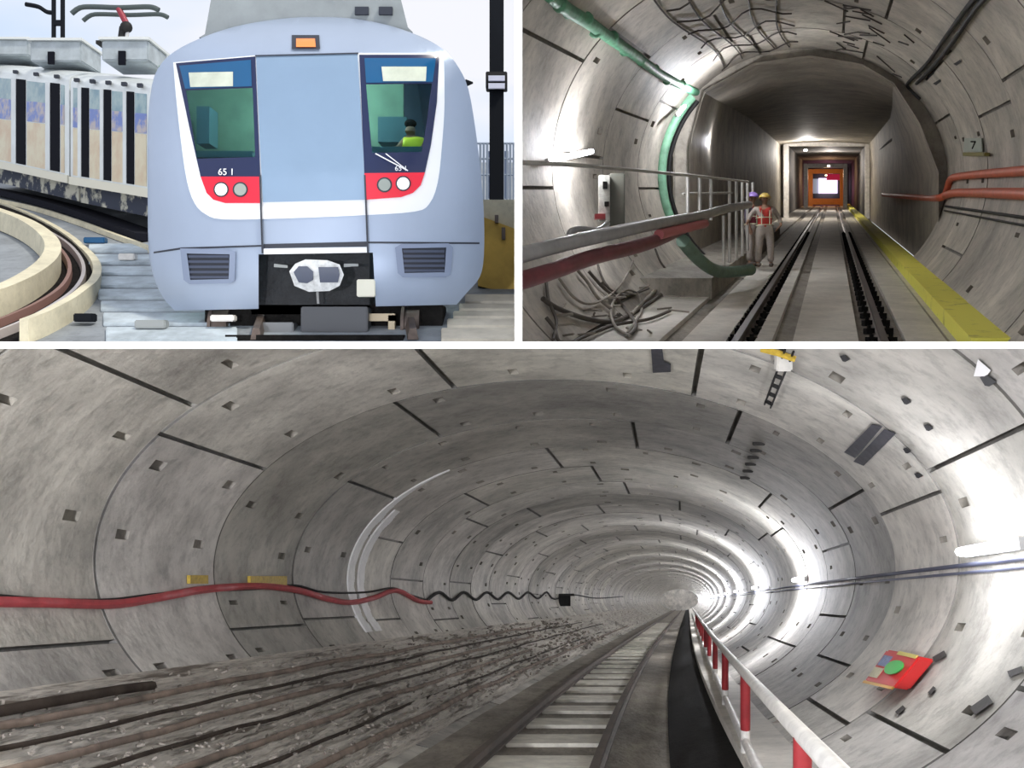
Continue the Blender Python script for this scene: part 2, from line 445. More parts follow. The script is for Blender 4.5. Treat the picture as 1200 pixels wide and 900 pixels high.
# added fill lamps out of view, brightening the near end of the tunnel
for j_, (dd_, th_d, pw) in enumerate(((-.35, 335, 1.4), (-.35, 206, 6.5), (.62, 192, 2.2))):
    th = math.radians(th_d); p = B.pt(dd_-.13, th, -.07); q = B.pt(dd_+.20, th, -.07); inn = B.loc(dd_, 0, 0)-(p+q)/2; inn.y = 0
    lamp(B, p, q, inn, ('added fill tube lamp on the right wall behind the viewer', 'added fill tube lamp on the left wall behind the viewer', 'added fill tube lamp on the left wall just outside the view')[j_], LAMP_LOW*pw, 'tube lamps along the lower tunnel', gap=.5)
# dark blue conduit below the lamps
mb = MB(); mb.tube([B.pt(D, math.radians(-1.0), -.03) for D in [-.6, 0, .5, .9]+[d for d in Ds if d < 30]], .015, 6); mb.tube([B.pt(D, math.radians(-2.8), -.03) for D in [-.6, 0, .5, .9]+[d for d in Ds if d < 30]], .010, 6)
tag(mb.build('conduit', M['bluec'], smooth=60), 'dark blue conduit running under the tube lamps on the right wall', 'conduit')

# cables along the left wall
def wallcable(T, pts, r, name, m, label, d=-.03, n=5, grp=None, catg='cable', lo=1.0, hi=40):
    P = cat([T.hit(x, y, d, lo, hi) for x, y in pts], n)
    o = MB().tube(P, r, 6).build(name, m, smooth=60); tag(o, label, catg, grp); return o
wallcable(B, [(-420, 690), (-200, 698), (-90, 703), (-12, 705), (50, 706), (130, 708), (180, 701), (230, 692), (270, 688), (310, 687), (350, 692), (385, 702), (412, 706), (440, 700), (465, 692), (490, 704), (505, 706)], .034, 'power_cable', M['cable_red'], 'upper red cable sagging along the left wall of the lower tunnel')
wallcable(B, [(-420, 678), (-200, 690), (-90, 696), (-12, 698), (60, 703), (130, 703), (180, 697), (240, 692), (300, 690), (345, 686), (380, 694), (430, 694), (460, 689), (478, 696), (500, 703)], .013, 'thin_cable', M['cable_dk'], 'thin dark cable running just above the red cable')
zz = []; x = 500; step = 30
while x < 640: zz += [(x, 704-(x-500)*.02), (x+step*.5, 694), ]; x += step; step *= .93
wallcable(B, zz+[(650, 702), (672, 697), (700, 701), (730, 699)], .026, 'looped_cable', M['cable_dk'], 'dark cable hanging in loops farther along the left wall', n=4)
for (x0, x1, y0, y1, lb) in ((219, 240, 674, 684, 'small yellow tag above the red cable'), (290, 333, 675, 689, 'larger yellow tag above the red cable')):
    P = [B.hit(x0, y1, -.01), B.hit(x1, y1, -.01), B.hit(x1, y0, -.01), B.hit(x0, y0, -.01)]
    c = sum(P, Vector())/4; n = Vector((1, -.1, 0))*.03
    mb = MB(); mb.hexa(P+[p+n for p in P]); tag(mb.build('cable_tag', M['yellow']), lb, 'tag')
# small cabinet on left wall far away
P = B.hit(664, 703, -.25); root = empty('junction_box', P); tag(root, 'small grey junction box on the left wall far down the lower tunnel', 'box')
MB().box(P, (.5, .3, .34)).build('case', M['cable_dk'], root, bevel=.01); MB().box(P+Vector((.2, -.17, 0)), (.16, .04, .32)).build('door', M['white'], root)
# white sealing band on the fourth joint
mb = MB(); dj = D1+dD*3
for k in range(0, 60):
    t0 = math.radians(203-k*1.3); t1 = math.radians(203-(k+1)*1.3); wv = .10+.03*noise.noise(Vector((k*.3, 0, 0)))
    wv *= min(1, (60-k)/20)
    for sg in (0, 1):
        e0 = dj-.02+(sg*.14); e1 = e0+wv*.85
        if sg and k > 42: continue
        mb.hexa([B.pt(e0, t0, .01), B.pt(e0, t1, .01), B.pt(e1, t1, .01), B.pt(e1, t0, .01), B.pt(e0, t0, -.02), B.pt(e0, t1, -.02), B.pt(e1, t1, -.02), B.pt(e1, t0, -.02)])
tag(mb.build('sealing_band', mat('white_mortar', (.97, .97, .97), .7, var=.12, scale=12, bump=.2)), 'white mortar band smeared along a ring joint on the left', 'mortar')
# red case with green disc on right wall
P = [B.hit(x, y, -.02) for x, y in ((1030, 801), (1066, 809), (1096, 773), (1056, 764))]
nrm = Vector((-1, -.35, .25)).normalized()
root = empty('extinguisher_case', sum(P, Vector())/4); tag(root, 'red case with a green disc and pale labels on the right wall, lower tunnel', 'fire case')
th_ = nrm*.13
MB().hexa(P+[p+th_ for p in P]).build('case', mat('red_case', (.62, .03, .03), .5, var=.15), root, bevel=.012)
def onP(u, v, h): a = P[0].lerp(P[1], u); b = P[3].lerp(P[2], u); return a.lerp(b, v)+nrm*h
def plate(u0, u1, v0, v1, name, m, h=.135):
    q = [onP(u0, v0, h-.01), onP(u1, v0, h-.01), onP(u1, v1, h-.01), onP(u0, v1, h-.01)]
    return MB().hexa(q+[x+nrm*.012 for x in q]).build(name, m, root)
mb = MB(); c = onP(.62, .56, .135)
ring = [onP(.62+.24*math.cos(a), .56+.22*math.sin(a), .135) for a in [2*PI*k/20 for k in range(20)]]
mb.quad(ring); mb.quad([p+nrm*.012 for p in ring])
for k in range(20): mb.quad([ring[k], ring[(k+1) % 20], ring[(k+1) % 20]+nrm*.012, ring[k]+nrm*.012])
mb.build('disc', mat('green_disc', (.05, .48, .08), .5), root)
plate(.04, .34, .16, .46, 'label_plate', mat('cream_label', (.62, .58, .40), .6, var=.2, scale=30))
plate(.06, .34, .52, .84, 'label_plate', mat('blue_label', (.20, .25, .42), .6, var=.5, scale=30))
plate(.0, 1, -.05, .03, 'edge_strip', mat('amber_edge', (.75, .42, .08), .5))
plate(.4, .95, .93, 1.04, 'edge_strip', mat('amber_edge2', (.65, .55, .16), .5))
# patch of dark tar and white spots on the vault
def wallpatch(T, poly, m, name, label, catg, d=-.004, t=.012, parent=None, lo=1.0, hi=40):
    mb = MB(); a = [T.hit(x, y, d, lo, hi) for x, y in poly]; b = [T.hit(x, y, d-t, lo, hi) for x, y in poly]
    mb.quad(a); mb.quad(b); n = len(a)
    for k in range(n): mb.quad([a[k], a[(k+1) % n], b[(k+1) % n], b[k]])
    o = mb.build(name, m, parent)
    if label: tag(o, label, catg)
    return o
tar = mat('tar_patch', (.06, .06, .075), .7, var=.5, scale=14)
wallpatch(B, [(989, 530), (1022, 497), (1034, 500), (1002, 537)], tar, 'tar_patch', 'upper dark tar smear on the right vault of the lower tunnel', 'tar patch')
wallpatch(B, [(1000, 541), (1036, 503), (1050, 508), (1012, 546)], tar, 'tar_patch', 'lower dark tar smear on the right vault of the lower tunnel', 'tar patch')
wallpatch(B, [(763, 409), (776, 408), (778, 424), (786, 426), (786, 436), (765, 437)], tar, 'tar_patch', 'dark soot mark at the top middle of the lower tunnel', 'tar patch')
wp = mat('white_chip', (.95, .95, .97), .6)
wallpatch(B, [(1141, 441), (1146, 421), (1161, 434), (1156, 441)], wp, 'plaster_patch', 'bright white plaster chip at the upper right of the lower tunnel', 'plaster')
bk = mat('pocket_black', (.015, .015, .018), .7)
for j, (x, y, s) in enumerate(((1158, 446, 10), (1062, 470, 6), (1088, 501, 6), (990, 420, 6), (1063, 528, 5), (1076, 557, 5))):
    wallpatch(B, [(x-s, y-s*.4), (x-s*.2, y-s*.7), (x+s, y+s*.2), (x+s*.1, y+s*.7), (x-s*.4, y+s*.6)], bk, 'wall_bracket', words[j]+' of the small black brackets under the upper right vault', 'bracket')
gp = mat('pocket_dark_grey', (.05, .048, .045), .8, var=.4, scale=20)  # mottled dark grey of the flat wall plates
for j, (x, y, a, s) in enumerate(((1010, 669, 0, 0), (1009, 677, 0, 0), (1008, 673, 0, 0), (1150, 826, -35, 13), (1190, 787, -20, 9), (1101, 769, -30, 8), (1107, 442, 0, 0), (1055, 832, -40, 6), (1092, 809, -50, 5))):
    if not s: continue
    ca, sa = math.cos(math.radians(a)), math.sin(math.radians(a)); hs = s*.42
    wallpatch(B, [(x+ca*u*s-sa*v*hs, y+sa*u*s+ca*v*hs) for u, v in ((-1, -1), (1, -1), (1, 1), (-1, 1))], gp, 'bolt_cover', 'dark bolt cover plate, '+words[j]+' one on the lower right wall', 'plate')
# wire ladder hanging along the vault
mb = MB(); p0, p1 = B.hit(930, 412, -.05), B.hit(903, 478, -.05); q0, q1 = B.hit(920, 410, -.05), B.hit(896, 474, -.05)
root = empty('wire_ladder', p0); tag(root, 'short wire ladder with yellow hook hanging on the right side of the vault', 'wire ladder')
MB().tube([p0, p1], .008, 5).build('wire', M['cable_dk'], root); MB().tube([q0, q1], .008, 5).build('wire', M['cable_dk'], root)
for k in range(6):
    t = (k+.5)/6; MB().tube([p0.lerp(p1, t), q0.lerp(q1, t)], .016, 5).build('rung', M['cable_dk'], root)
MB().tube([B.hit(892, 409, -.06), B.hit(912, 414, -.06), B.hit(932, 421, -.06)], .022, 6).build('hook', M['yellow'], root)
mb = MB()
tag(MB().box((B.hit(918, 424, -.06)), (.10, .08, .12)).build('white_clamp', M['white'], bevel=.01), 'little white clamp beside the wire ladder on the vault', 'clamp')
# line of small dark bolts
for j in range(6):
    x = 889-j*3.2; y = 520+j*8
    c = B.hit(x, y, -.02); tag(MB().box(c, (.11, .06, .03)).build('anchor_plate', gp, bevel=.005), words[j]+' small black anchor plate counted down the right of the vault', 'plate', 'anchor plates on the vault')

# =================================================================== UPPER RIGHT TUNNEL
RC = 2.9
C_ = Tunnel(RC, RC*.89, lambda D: .30625*D-.19, lambda D: .152*D+.10)
edgesC = [7.229-.96*(6-k) for k in range(0, 7)]
edgesC[-1] = 7.229
def segsC(i): return [[18, 62, 98, 139, 176, 222, 300], [40, 75, 115, 159, 200, 240, 330], [24, 66, 108, 150, 186, 225, 315]][i % 3]
def tonesC(i, q, r):
    k = r.uniform(.85, 1.1); return (k, k*.985, k*.96)
lining(C_, edgesC, segsC, tonesC, CLIP_C, 'wall_upper', M['lining2'], 'brown grey curved segment lining around the two workers', 8, pocket=True, gap=.032, pp=.22)
# boxed section behind
prof = [(-.80, -.70), (-.80, .25), (-.71, .58), (-.35, .78), (.04, .83), (.40, .77), (.62, .64), (.80, .36), (.93, .02), (.93, -.70)]
deepD = [7.1, 8, 9, 10.5, 12.5, 15, 17.5, 20.2]
mb = MB()
def Cl(D, a, b): return C_.loc(D, a, b)
prof2 = [(-.80, -.70), (-.80, .30), (-.80, .76), (-.35, .80), (.04, .81), (.40, .80), (.90, .77), (.93, .36), (.93, .02), (.93, -.70)]
def pl(D, k): t = min(1, max(0, (D-7.2)/5)); return (prof[k][0]*(1-t)+prof2[k][0]*t, prof[k][1]*(1-t)+prof2[k][1]*t)
for p, q in zip(deepD[:-1], deepD[1:]):
    for k_ in range(len(prof)-1):
        c4 = [(p, pl(p, k_)), (p, pl(p, k_+1)), (q, pl(q, k_+1)), (q, pl(q, k_))]
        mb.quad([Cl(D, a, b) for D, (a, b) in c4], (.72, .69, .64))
        mb.quad([Cl(D, a*1.14, b*1.14) for D, (a, b) in c4])
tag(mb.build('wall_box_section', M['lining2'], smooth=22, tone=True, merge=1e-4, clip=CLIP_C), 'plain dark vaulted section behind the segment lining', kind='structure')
# collar closing ring to box
mb = MB(); n = 72
pc = prof+[(0, -.70)]
def rayprof(th):
    dx, dz = math.cos(th), math.sin(th); best = 9
    P = prof+[prof[0]]
    for (a0, b0), (a1, b1) in zip(P[:-1], P[1:]):
        ex, ez = a1-a0, b1-b0; den = dx*ez-dz*ex
        if abs(den) < 1e-9: continue
        t = (a0*ez-b0*ex)/den; u = (a0*dz-b0*dx)/den
        if t > 0 and -1e-6 <= u <= 1+1e-6: best = min(best, t)
    return best
for k in range(n):
    t0, t1 = 2*PI*k/n, 2*PI*(k+1)/n
    r0, r1 = rayprof(t0), rayprof(t1)
    i0 = Cl(7.20, r0*math.cos(t0), r0*math.sin(t0)); i1 = Cl(7.20, r1*math.cos(t1), r1*math.sin(t1))
    mb.quad([C_.pt(7.20, t0, .05), C_.pt(7.20, t1, .05), i1, i0], (.8, .78, .74)); 
tag(mb.build('wall_collar', M['lining2'], tone=True, clip=CLIP_C), 'collar where the round lining meets the vaulted section', kind='structure')
# end wall with rectangular opening, then inner box
def rect_ring(Da, Db, outer, inner, name, m, label, catg=None, kind=None, parent=None):
    mb = MB(); (ax0, ax1, az0, az1) = outer; (bx0, bx1, bz0, bz1) = inner
    O = [(ax0, az0), (ax1, az0), (ax1, az1), (ax0, az1)]; I = [(bx0, bz0), (bx1, bz0), (bx1, bz1), (bx0, bz1)]
    for k in range(4):
        o0, o1 = O[k], O[(k+1) % 4]; i0, i1 = I[k], I[(k+1) % 4]
        mb.hexa([Cl(Da, *o0), Cl(Da, *o1), Cl(Da, *i1), Cl(Da, *i0), Cl(Db, *o0), Cl(Db, *o1), Cl(Db, *i1), Cl(Db, *i0)])
    o = mb.build(name, m, parent)
    if label: tag(o, label, catg, kind=kind)
    return o
darkc = mat('unlit_concrete', (.16, .15, .14), .7, var=.2)  # concrete made dark, the lack of light is in its colour
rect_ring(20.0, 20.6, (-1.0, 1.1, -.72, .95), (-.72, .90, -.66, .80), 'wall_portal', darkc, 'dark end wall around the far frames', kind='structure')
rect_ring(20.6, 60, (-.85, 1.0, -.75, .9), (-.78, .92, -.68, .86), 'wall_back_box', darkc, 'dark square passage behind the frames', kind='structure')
silver = mat('galvanised_steel', (.80, .77, .73), .4, metal=.0, var=.2, scale=5)
def frame(D, x0, x1, z0, z1, wd, dp, m, label):
    root = empty('portal_frame', Cl(D, 0, z0)); tag(root, label, 'frame')
    for nm, c in (('post', ((x0, z0), (x0+wd, z1))), ('post', ((x1-wd, z0), (x1, z1))), ('lintel', ((x0+wd, z1-wd), (x1-wd, z1)))):
        (a0, b0), (a1, b1) = c
        MB().hexa([Cl(D, a0, b0), Cl(D, a1, b0), Cl(D+dp, a1, b0), Cl(D+dp, a0, b0), Cl(D, a0, b1), Cl(D, a1, b1), Cl(D+dp, a1, b1), Cl(D+dp, a0, b1)]).build(nm, m, root, bevel=.04)
    return root
frame(19.6, -.74, .92, -.66, .83, .10, .25, silver, 'large pale steel portal frame, nearest of the nested frames')
frame(30, -.64, .64, -.66, .66, .12, .4, silver, 'second pale steel portal frame inside the first')
orange = mat('orange_paint', (.95, .38, .10), .5, var=.1)
frame(34, -.60, .60, -.66, .58, .15, .4, orange, 'bright orange portal frame at the end of the upper tunnel')
rect_ring(34.1, 34.4, (-.60, .60, -.66, -.40), (-.58, .58, -.64, -.60), 'floor_sill', orange, 'orange sill below the far frame', kind='structure')
for (D, a, b, e, c, r) in ((32.5, 0, .35, 160, (1, .6, .35), .3), (37, 0, .0, 120, (1, .35, .5), .3), (26, .1, .50, 350, (1, .92, .85), .2), (18.8, -.3, .62, 300, (1, .95, .9), .2)):  # added lamps that brighten the portal frames from close by
    ro = empty('frame_fill_lamp', Cl(D, a, b)); tag(ro, {32.5: 'added warm fill lamp before the orange frame', 37: 'small pink lamp behind the orange frame', 26: 'added fill lamp between the steel frames', 18.8: 'added fill lamp in front of the largest steel frame'}[D], 'lamp')
    MB().box(Cl(D, a, b), (.18, .10, .10)).build('housing', M['lampbody'], ro, bevel=.01)
    ld = bpy.data.lights.new('frame_fill_light', 'POINT'); ld.energy = e; ld.color = c; ld.shadow_soft_size = r
    lo = bpy.data.objects.new('frame_fill_light', ld); COL.objects.link(lo); lo.parent = ro; lo.location = (0, -.25, -.1)
P = Cl(44, .02, .06)
tag(MB().box(P, (1.15*2.0, .2, 1.9)).build('lit_screen', mat('lit_opening', (.86, .74, 1.0), emit=1.3)), 'glowing pale lilac opening at the very end of the upper tunnel', 'light')
tag(MB().box(P+Vector((-1.5, .3, .0)), (1.0, .2, 1.8)).build('lit_screen', mat('grey_opening', (.42, .45, .5), emit=.45)), 'dim grey opening left of the lilac one', 'light')
tag(MB().box(P+Vector((.9, -.5, 1.0)), (2.4, .2, .7)).build('banner', mat('crimson_banner', (.75, .03, .09), .6, emit=.35)), 'crimson lit banner above the lilac opening', 'banner')
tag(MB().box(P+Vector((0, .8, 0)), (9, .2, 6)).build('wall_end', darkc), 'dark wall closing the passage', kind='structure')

# floor and track slab
DsC = [d for d in Ds if 3.2 < d < 34]
def cs(a0, a1, b, bot, name, m, label, **k):
    kd = k.pop('kind', 'structure'); cg = k.pop('catg', None)
    mb = MB(); dd = [d for d in DsC if k.get('D0', 0) <= d <= k.get('D1', 99)]
    for p, q in zip(dd[:-1], dd[1:]):
        mb.hexa([Cl(p, a0, bot), Cl(p, a1, bot), Cl(q, a1, bot), Cl(q, a0, bot), Cl(p, a0, b), Cl(p, a1, b), Cl(q, a1, b), Cl(q, a0, b)])
    o = mb.build(name, m, clip=CLIP_C); tag(o, label, cg, kind=kd); return o
cs(-.88, .88, -.665, -.76, 'floor_upper', M['floor'], 'dark base of the trackbed in the upper tunnel')
cs(-.82, -.435, -.645, -.70, 'floor_left_bench', M['plinth'], 'dusty concrete bench under the hoses')
for j, (a0, a1) in enumerate(((-.345, -.19), (-.085, -.025), (.05, .285), (.455, .60), (.61, .70))):
    cs(a0, a1, -.640, -.70, 'floor_plinth_%d' % (j+1), M['plinth'], 'pale concrete strip of the upper tunnel trackbed')
for a, lb in ((-.14, 'left running rail on the upper tunnel trackbed'), (.37, 'right running rail on the upper tunnel trackbed')):
    ro = empty('running_rail', Cl(3.7, a, -.66)); tag(ro, lb, 'rail', 'running rails of the upper tunnel')
    MB().sweep([Cl(D, a, -.664) for D in DsC], [(-.07, 0), (.07, 0), (.07, .02), (.015, .035), (.015, .11), (-.015, .11), (-.015, .035), (-.07, .02)]).build('web', M['steel'], ro, clip=CLIP_C)
    MB().sweep([Cl(D, a, -.664+.038) for D in DsC], [(-.035, 0), (.035, 0), (.035, .04), (-.035, .04)]).build('rail_head', M['railtop'], ro, clip=CLIP_C)
    D = 3.75; fm = None
    while D < 13:
        for s in (-1, 1):
            c = Cl(D, a+s*.036, -.652)
            MB().box(c, (.09, .13, .07)).box(c+Vector((0, 0, .04)), (.035, .035, .05)).build('fastener', M['dark'], ro)
        D += .24
# yellow kerb and dark edge
ym = mat('yellow_paint', (.78, .74, .12), .6, var=.45, scale=3.5, bump=.2, col2=(.40, .36, .09), thr=(.26, .42))
cs(.635, .765, -.575, -.70, 'kerb', ym, 'worn yellow kerb running along the right side of the upper tunnel', kind='', catg='kerb')

cs(.765, .80, -.60, -.70, 'floor_edge', M['dark'], 'dark gap behind the yellow kerb')
# long low ledge right wall
mb = MB(); dd = [d for d in DsC if d < 7.2]
mb.tube([C_.pt(D, math.radians(-14), -.04) for D in dd], .022, 6); mb.tube([C_.pt(D, math.radians(-16), -.04) for D in dd], .016, 6)
tag(mb.build('thin_conduit', M['cable_dk'], smooth=60, clip=CLIP_C), 'thin grey conduit low on the right wall below the orange pipes', 'conduit')

# pipes on the right wall
op = mat('orange_pipe', (.58, .13, .07), .5, var=.2, scale=4)
def Cw(px, py, d=-.06, lo=1.5): return C_.hit(px, py, d, lo, 7.15)
low = cat([Cw(1215, 228), Cw(1190, 227), Cw(1150, 226), Cw(1120, 226), Cw(1108, 229), Cw(1100, 232)]+[W(x, y, Cl(D, .90, 0).y) for x, y, D in ((1085, 232, 8.2), (1060, 230, 9.6), (1035, 228, 13))], 4)
tag(MB().tube(low, .075, 10).build('pipe', op, smooth=60, clip=CLIP_C), 'long orange fire pipe running into the tunnel on the right wall', 'pipe')
up_ = cat([Cw(1215, 199), Cw(1190, 201), Cw(1150, 204), Cw(1122, 207), Cw(1114, 210), Cw(1111, 218), Cw(1108, 227)], 4)
tag(MB().tube(up_, .065, 10).build('pipe', op, smooth=60, clip=CLIP_C), 'short upper orange pipe bending down to the long one', 'pipe')
# black cables top right
for pts, lb in (([(1150, -8), (1134, 8), (1105, 48), (1085, 76), (1066, 95), (1064, 102), (1078, 116)], 'black cable looping down the upper right vault, outer one'),
                ([(1160, -8), (1142, 12), (1112, 56), (1090, 82), (1074, 98)], 'black cable down the upper right vault, inner one')):
    P = cat([Cw(x, y, -.05) for x, y in pts], 5)
    tag(MB().tube(P, .032, 6).build('hanging_cable', M['cable_dk'], smooth=60, clip=CLIP_C), lb, 'cable')
P = [W(x, y, Cl(D, 0, 0).y) for x, y, D in ((1089, 129, 7.3), (1060, 152, 10), (1042, 166, 13), (1031, 176, 16))]
tag(MB().tube(P, .05, 6).build('dark_conduit', M['cable_dk'], smooth=60), 'dark conduit running along the right haunch into the dark section', 'conduit')
for j, (x, y) in enumerate(((1111, 61), (1122, 73), (1090, 87), (1098, 96))):
    wallpatch(C_, [(x-5, y+2), (x+3, y-3), (x+5, y-1), (x-1, y+4)], bk, 'black_stud', 'black bolt cap on the upper right vault, '+words[j]+' from the top', 'bolt', lo=1.5, hi=7.1)
# hidden-looking hatch marks near the haunch: real little anchors
for j in range(4):
    for i in range(3):
        x = 1062+j*8+i*2; y = 146+i*8-j*2
        D = 7.9; c = W(x, y, D*RC)
# number plate on right wall
plm = mat('pale_plate', (.42, .46, .40), .6, var=.1)
P = [Cw(x, y, -.03) for x, y in ((1130, 178), (1152, 178), (1151, 162), (1131, 162))]
root = empty('number_plate', P[0]); tag(root, 'pale number plate reading 7 on the right wall of the upper tunnel', 'plate')
n = Vector((-1, -.3, 0)).normalized()
MB().hexa(P+[p+n*.02 for p in P]).build('plate', plm, root)
sg = MB(); a = [Cw(x, y, -.055) for x, y in ((1138, 166), (1143, 166), (1139.5, 174))]
sg.tube([a[0], a[1]], .012, 5); sg.tube([a[1], a[2]], .012, 5); sg.build('digit', M['dark'], root)
P = [Cw(x, y, -.03) for x, y in ((1134, 183), (1160, 183), (1160, 179), (1134, 179))]
tag(MB().hexa(P+[p+n*.10 for p in P]).build('bracket', mat('olive_bracket', (.22, .20, .05), .6)), 'olive bracket just under the number plate', 'bracket')

# green strip along upper left, and green seal ring
grn = mat('green_membrane', (.12, .34, .20), .55, var=.4, scale=6, bump=.5, bscale=12)
mb = MB(); pts = [(644, -6), (664, 11), (690, 27), (716, 46), (745, 66), (772, 86), (798, 100), (816, 108)]
P = cat([C_.hit(x, y, -.03, 1.0, 7.1) for x, y in pts], 5)
for a, b in zip(P[:-1], P[1:]):
    pass
mb.tube(P, .075, 7)
for i in range(0, len(P), 3):
    mb.sphere(P[i]+Vector((.03*math.sin(i*3), 0, .03*math.cos(i*5))), .08, nu=8, nv=6)
tag(mb.build('green_membrane', grn, smooth=60, clip=CLIP_C), 'ragged green membrane strip running along the upper left vault', 'membrane')
grn2 = mat('green_seal', (.20, .42, .28), .5, var=.3, scale=6)
mb = MB(); P = [C_.pt(7.02, math.radians(a), -.06) for a in range(142, 236, 3)]; mb.tube(P, .10, 8)
tag(mb.build('green_seal', grn2, smooth=60, clip=CLIP_C), 'pale green seal hose around the left of the lining end', 'seal')
mb = MB(); P = [C_.pt(7.10, math.radians(a), -.17) for a in range(142, 232, 3)]; mb.tube(P, .045, 8)
tag(mb.build('dark_seal', M['cable_dk'], smooth=60, clip=CLIP_C), 'thin dark hose beside the green seal', 'seal')
# reinforcement marks on vault: rebar grid hanging below the crown at left
rb = mat('rusty_mesh', (.05, .04, .035), .7, var=.3)
mb = MB()
for a in (96, 103, 110, 117, 124):
    mb.tube([C_.pt(D, math.radians(a+2*math.sin(D*2+a)), -.03) for D in [3.0+.2*k for k in range(0, 21)]], .013, 5)
for k in range(9):
    D = 3.3+k*.45; mb.tube([C_.pt(D+.15*math.sin(a*.3+k), math.radians(a), -.035) for a in range(92, 128, 3)], .014, 5)
tag(mb.build('wire_mesh', rb, smooth=60, clip=CLIP_C), 'rusty wire mesh hanging under the crown right of the green strip', 'mesh')
mb = MB()
for k in range(26):
    r = random.Random(k); D = r.uniform(5.0, 7.0); a = r.uniform(48, 75)
    mb.tube([C_.pt(D, math.radians(a), -.02), C_.pt(D+r.uniform(-.25, .25), math.radians(a+r.uniform(3, 9)), -.025)], .012, 5)
tag(mb.build('rebar_scraps', rb), 'thin dark wire scraps stuck to the crown above the dark section', 'wire', kind='stuff')

# long pipes at left, lower
gm = mat('grey_pipe', (.36, .36, .36), .45, metal=.2, var=.2, scale=5)
mm = mat('maroon_pipe', (.16, .035, .045), .45, var=.3, scale=5)
def dC(px, D): return W(px[0], px[1], D*RC)
P = cat([dC((590, 305), 2.75), dC((640, 291), 2.95), (dC((700, 277), 3.3)), dC((760, 264), 3.9), dC((820, 253), 4.9), dC((850, 245), 5.6), dC((878, 240), 6.6)], 5)
tag(MB().tube(P, .068, 12).build('pipe', gm, smooth=60, clip=CLIP_C), 'long grey steel pipe sloping across the left foreground of the upper tunnel', 'pipe')
P = cat([dC((590, 335), 2.7), dC((640, 320), 2.9), dC((700, 300), 3.3), dC((760, 285), 3.9), dC((800, 268), 4.7)], 5)
tag(MB().tube(P, .075, 12).build('pipe', mm, smooth=60, clip=CLIP_C), 'maroon pipe hanging just below the long grey pipe', 'pipe')
P = cat([dC((772, 275), 4.0), dC((792, 270), 4.3), dC((826, 262), 4.9)], 3)
tag(MB().tube(P, .06, 10).build('pipe', mat('pink_pipe', (.50, .14, .15), .5), smooth=60, clip=CLIP_C), 'short pinkish red pipe length ahead of the maroon pipe', 'pipe')
# railing
root = empty('railing', dC((850, 310), 6.0)); tag(root, 'grey tube railing with many posts behind the workers', 'railing')
wm = mat('worn_grey_paint', (.50, .49, .46), .4, metal=.3, var=.2)
P = cat([dC((600, 190), 2.85), dC((650, 192), 3.1), dC((720, 197), 3.7), dC((780, 203), 4.4), dC((830, 208), 5.4), dC((876, 213), 6.8)], 5)
MB().tube(P, .020, 8).build('top_rail', wm, root, smooth=60, clip=CLIP_C)
MB().tube([dC((800, 227), 5.0), dC((858, 226), 6.3)], .018, 8).build('middle_rail', wm, root, smooth=60)
for x, yt, yb, D in ((806, 206, 262, 5.0), (820, 207, 260, 5.3), (833, 208, 258, 5.6), (855, 209, 322, 6.3), (863, 210, 305, 6.5), (870, 211, 300, 6.7), (876, 212, 294, 6.9), (848, 253, 316, 6.1), (882, 214, 285, 7.1)):
    MB().tube([dC((x, yt), D), dC((x, yb), D)], .030, 8).build('post', wm, root, smooth=60)
# platform edge behind the rail
strips = [(5.0, 9.0)]
mb = MB()
for p, q in ((5.2, 6.2), (6.2, 7.4), (7.4, 9.0), (9, 12)):
    mb.hexa([Cl(p, -.80, -.66), Cl(p, -.42, -.66), Cl(q, -.42, -.66), Cl(q, -.80, -.66), Cl(p, -.80, -.55), Cl(p, -.42, -.55), Cl(q, -.42, -.55), Cl(q, -.80, -.55)])
tag(mb.build('floor_platform', M['floor']), 'low concrete platform behind the railing posts', kind='structure')
# electrical cabinet
c = C_.hit(714, 236, -.5, 1.5, 7); root = empty('control_cabinet', c-Vector((0, 0, .6))); tag(root, 'grey green control cabinet with pale front against the left wall', 'cabinet')
k_ = c.y/FPX
MB().box(W(722, 236, c.y), (18*k_, .3, 62*k_)).build('body', mat('cabinet_green', (.10, .10, .08), .6, var=.2), root, bevel=.015)
MB().box(W(708, 233, c.y-.16), (13*k_, .10, 54*k_)).build('door', mat('cabinet_pale', (.42, .42, .38), .5, var=.5, scale=9), root, bevel=.01)
MB().box(W(709, 217, c.y-.23), (5*k_, .05, 8*k_)).build('meter', M['dark'], root)
MB().box(W(711, 239, c.y-.23), (5*k_, .05, 5*k_)).build('meter', M['dark'], root)
MB().box(W(703, 254, c.y-.26), (12*k_, .10, 6*k_)).build('red_handle', M['redp'], root)
# arch-shaped hose clamp beside cabinet
P = cat([dC((667, 283), 3.35), dC((668, 272), 3.35), (dC((680, 268), 3.38)), dC((700, 270), 3.5), dC((712, 262), 3.6)], 4)
tag(MB().tube(P, .03, 8).build('bent_pipe', gm, smooth=60), 'small bent grey pipe standing on the long pipe', 'pipe')
# green hose lower
P = cat([dC((800, 282), 4.6), dC((815, 300), 4.8), dC((832, 314), 5.0), (dC((850, 319), 5.3)), dC((880, 316), 5.6)], 5)
tag(MB().tube(P, .09, 10).build('hose', mat('green_hose', (.16, .26, .20), .6, var=.3), smooth=60), 'thick dull green hose curving down onto the floor', 'hose')
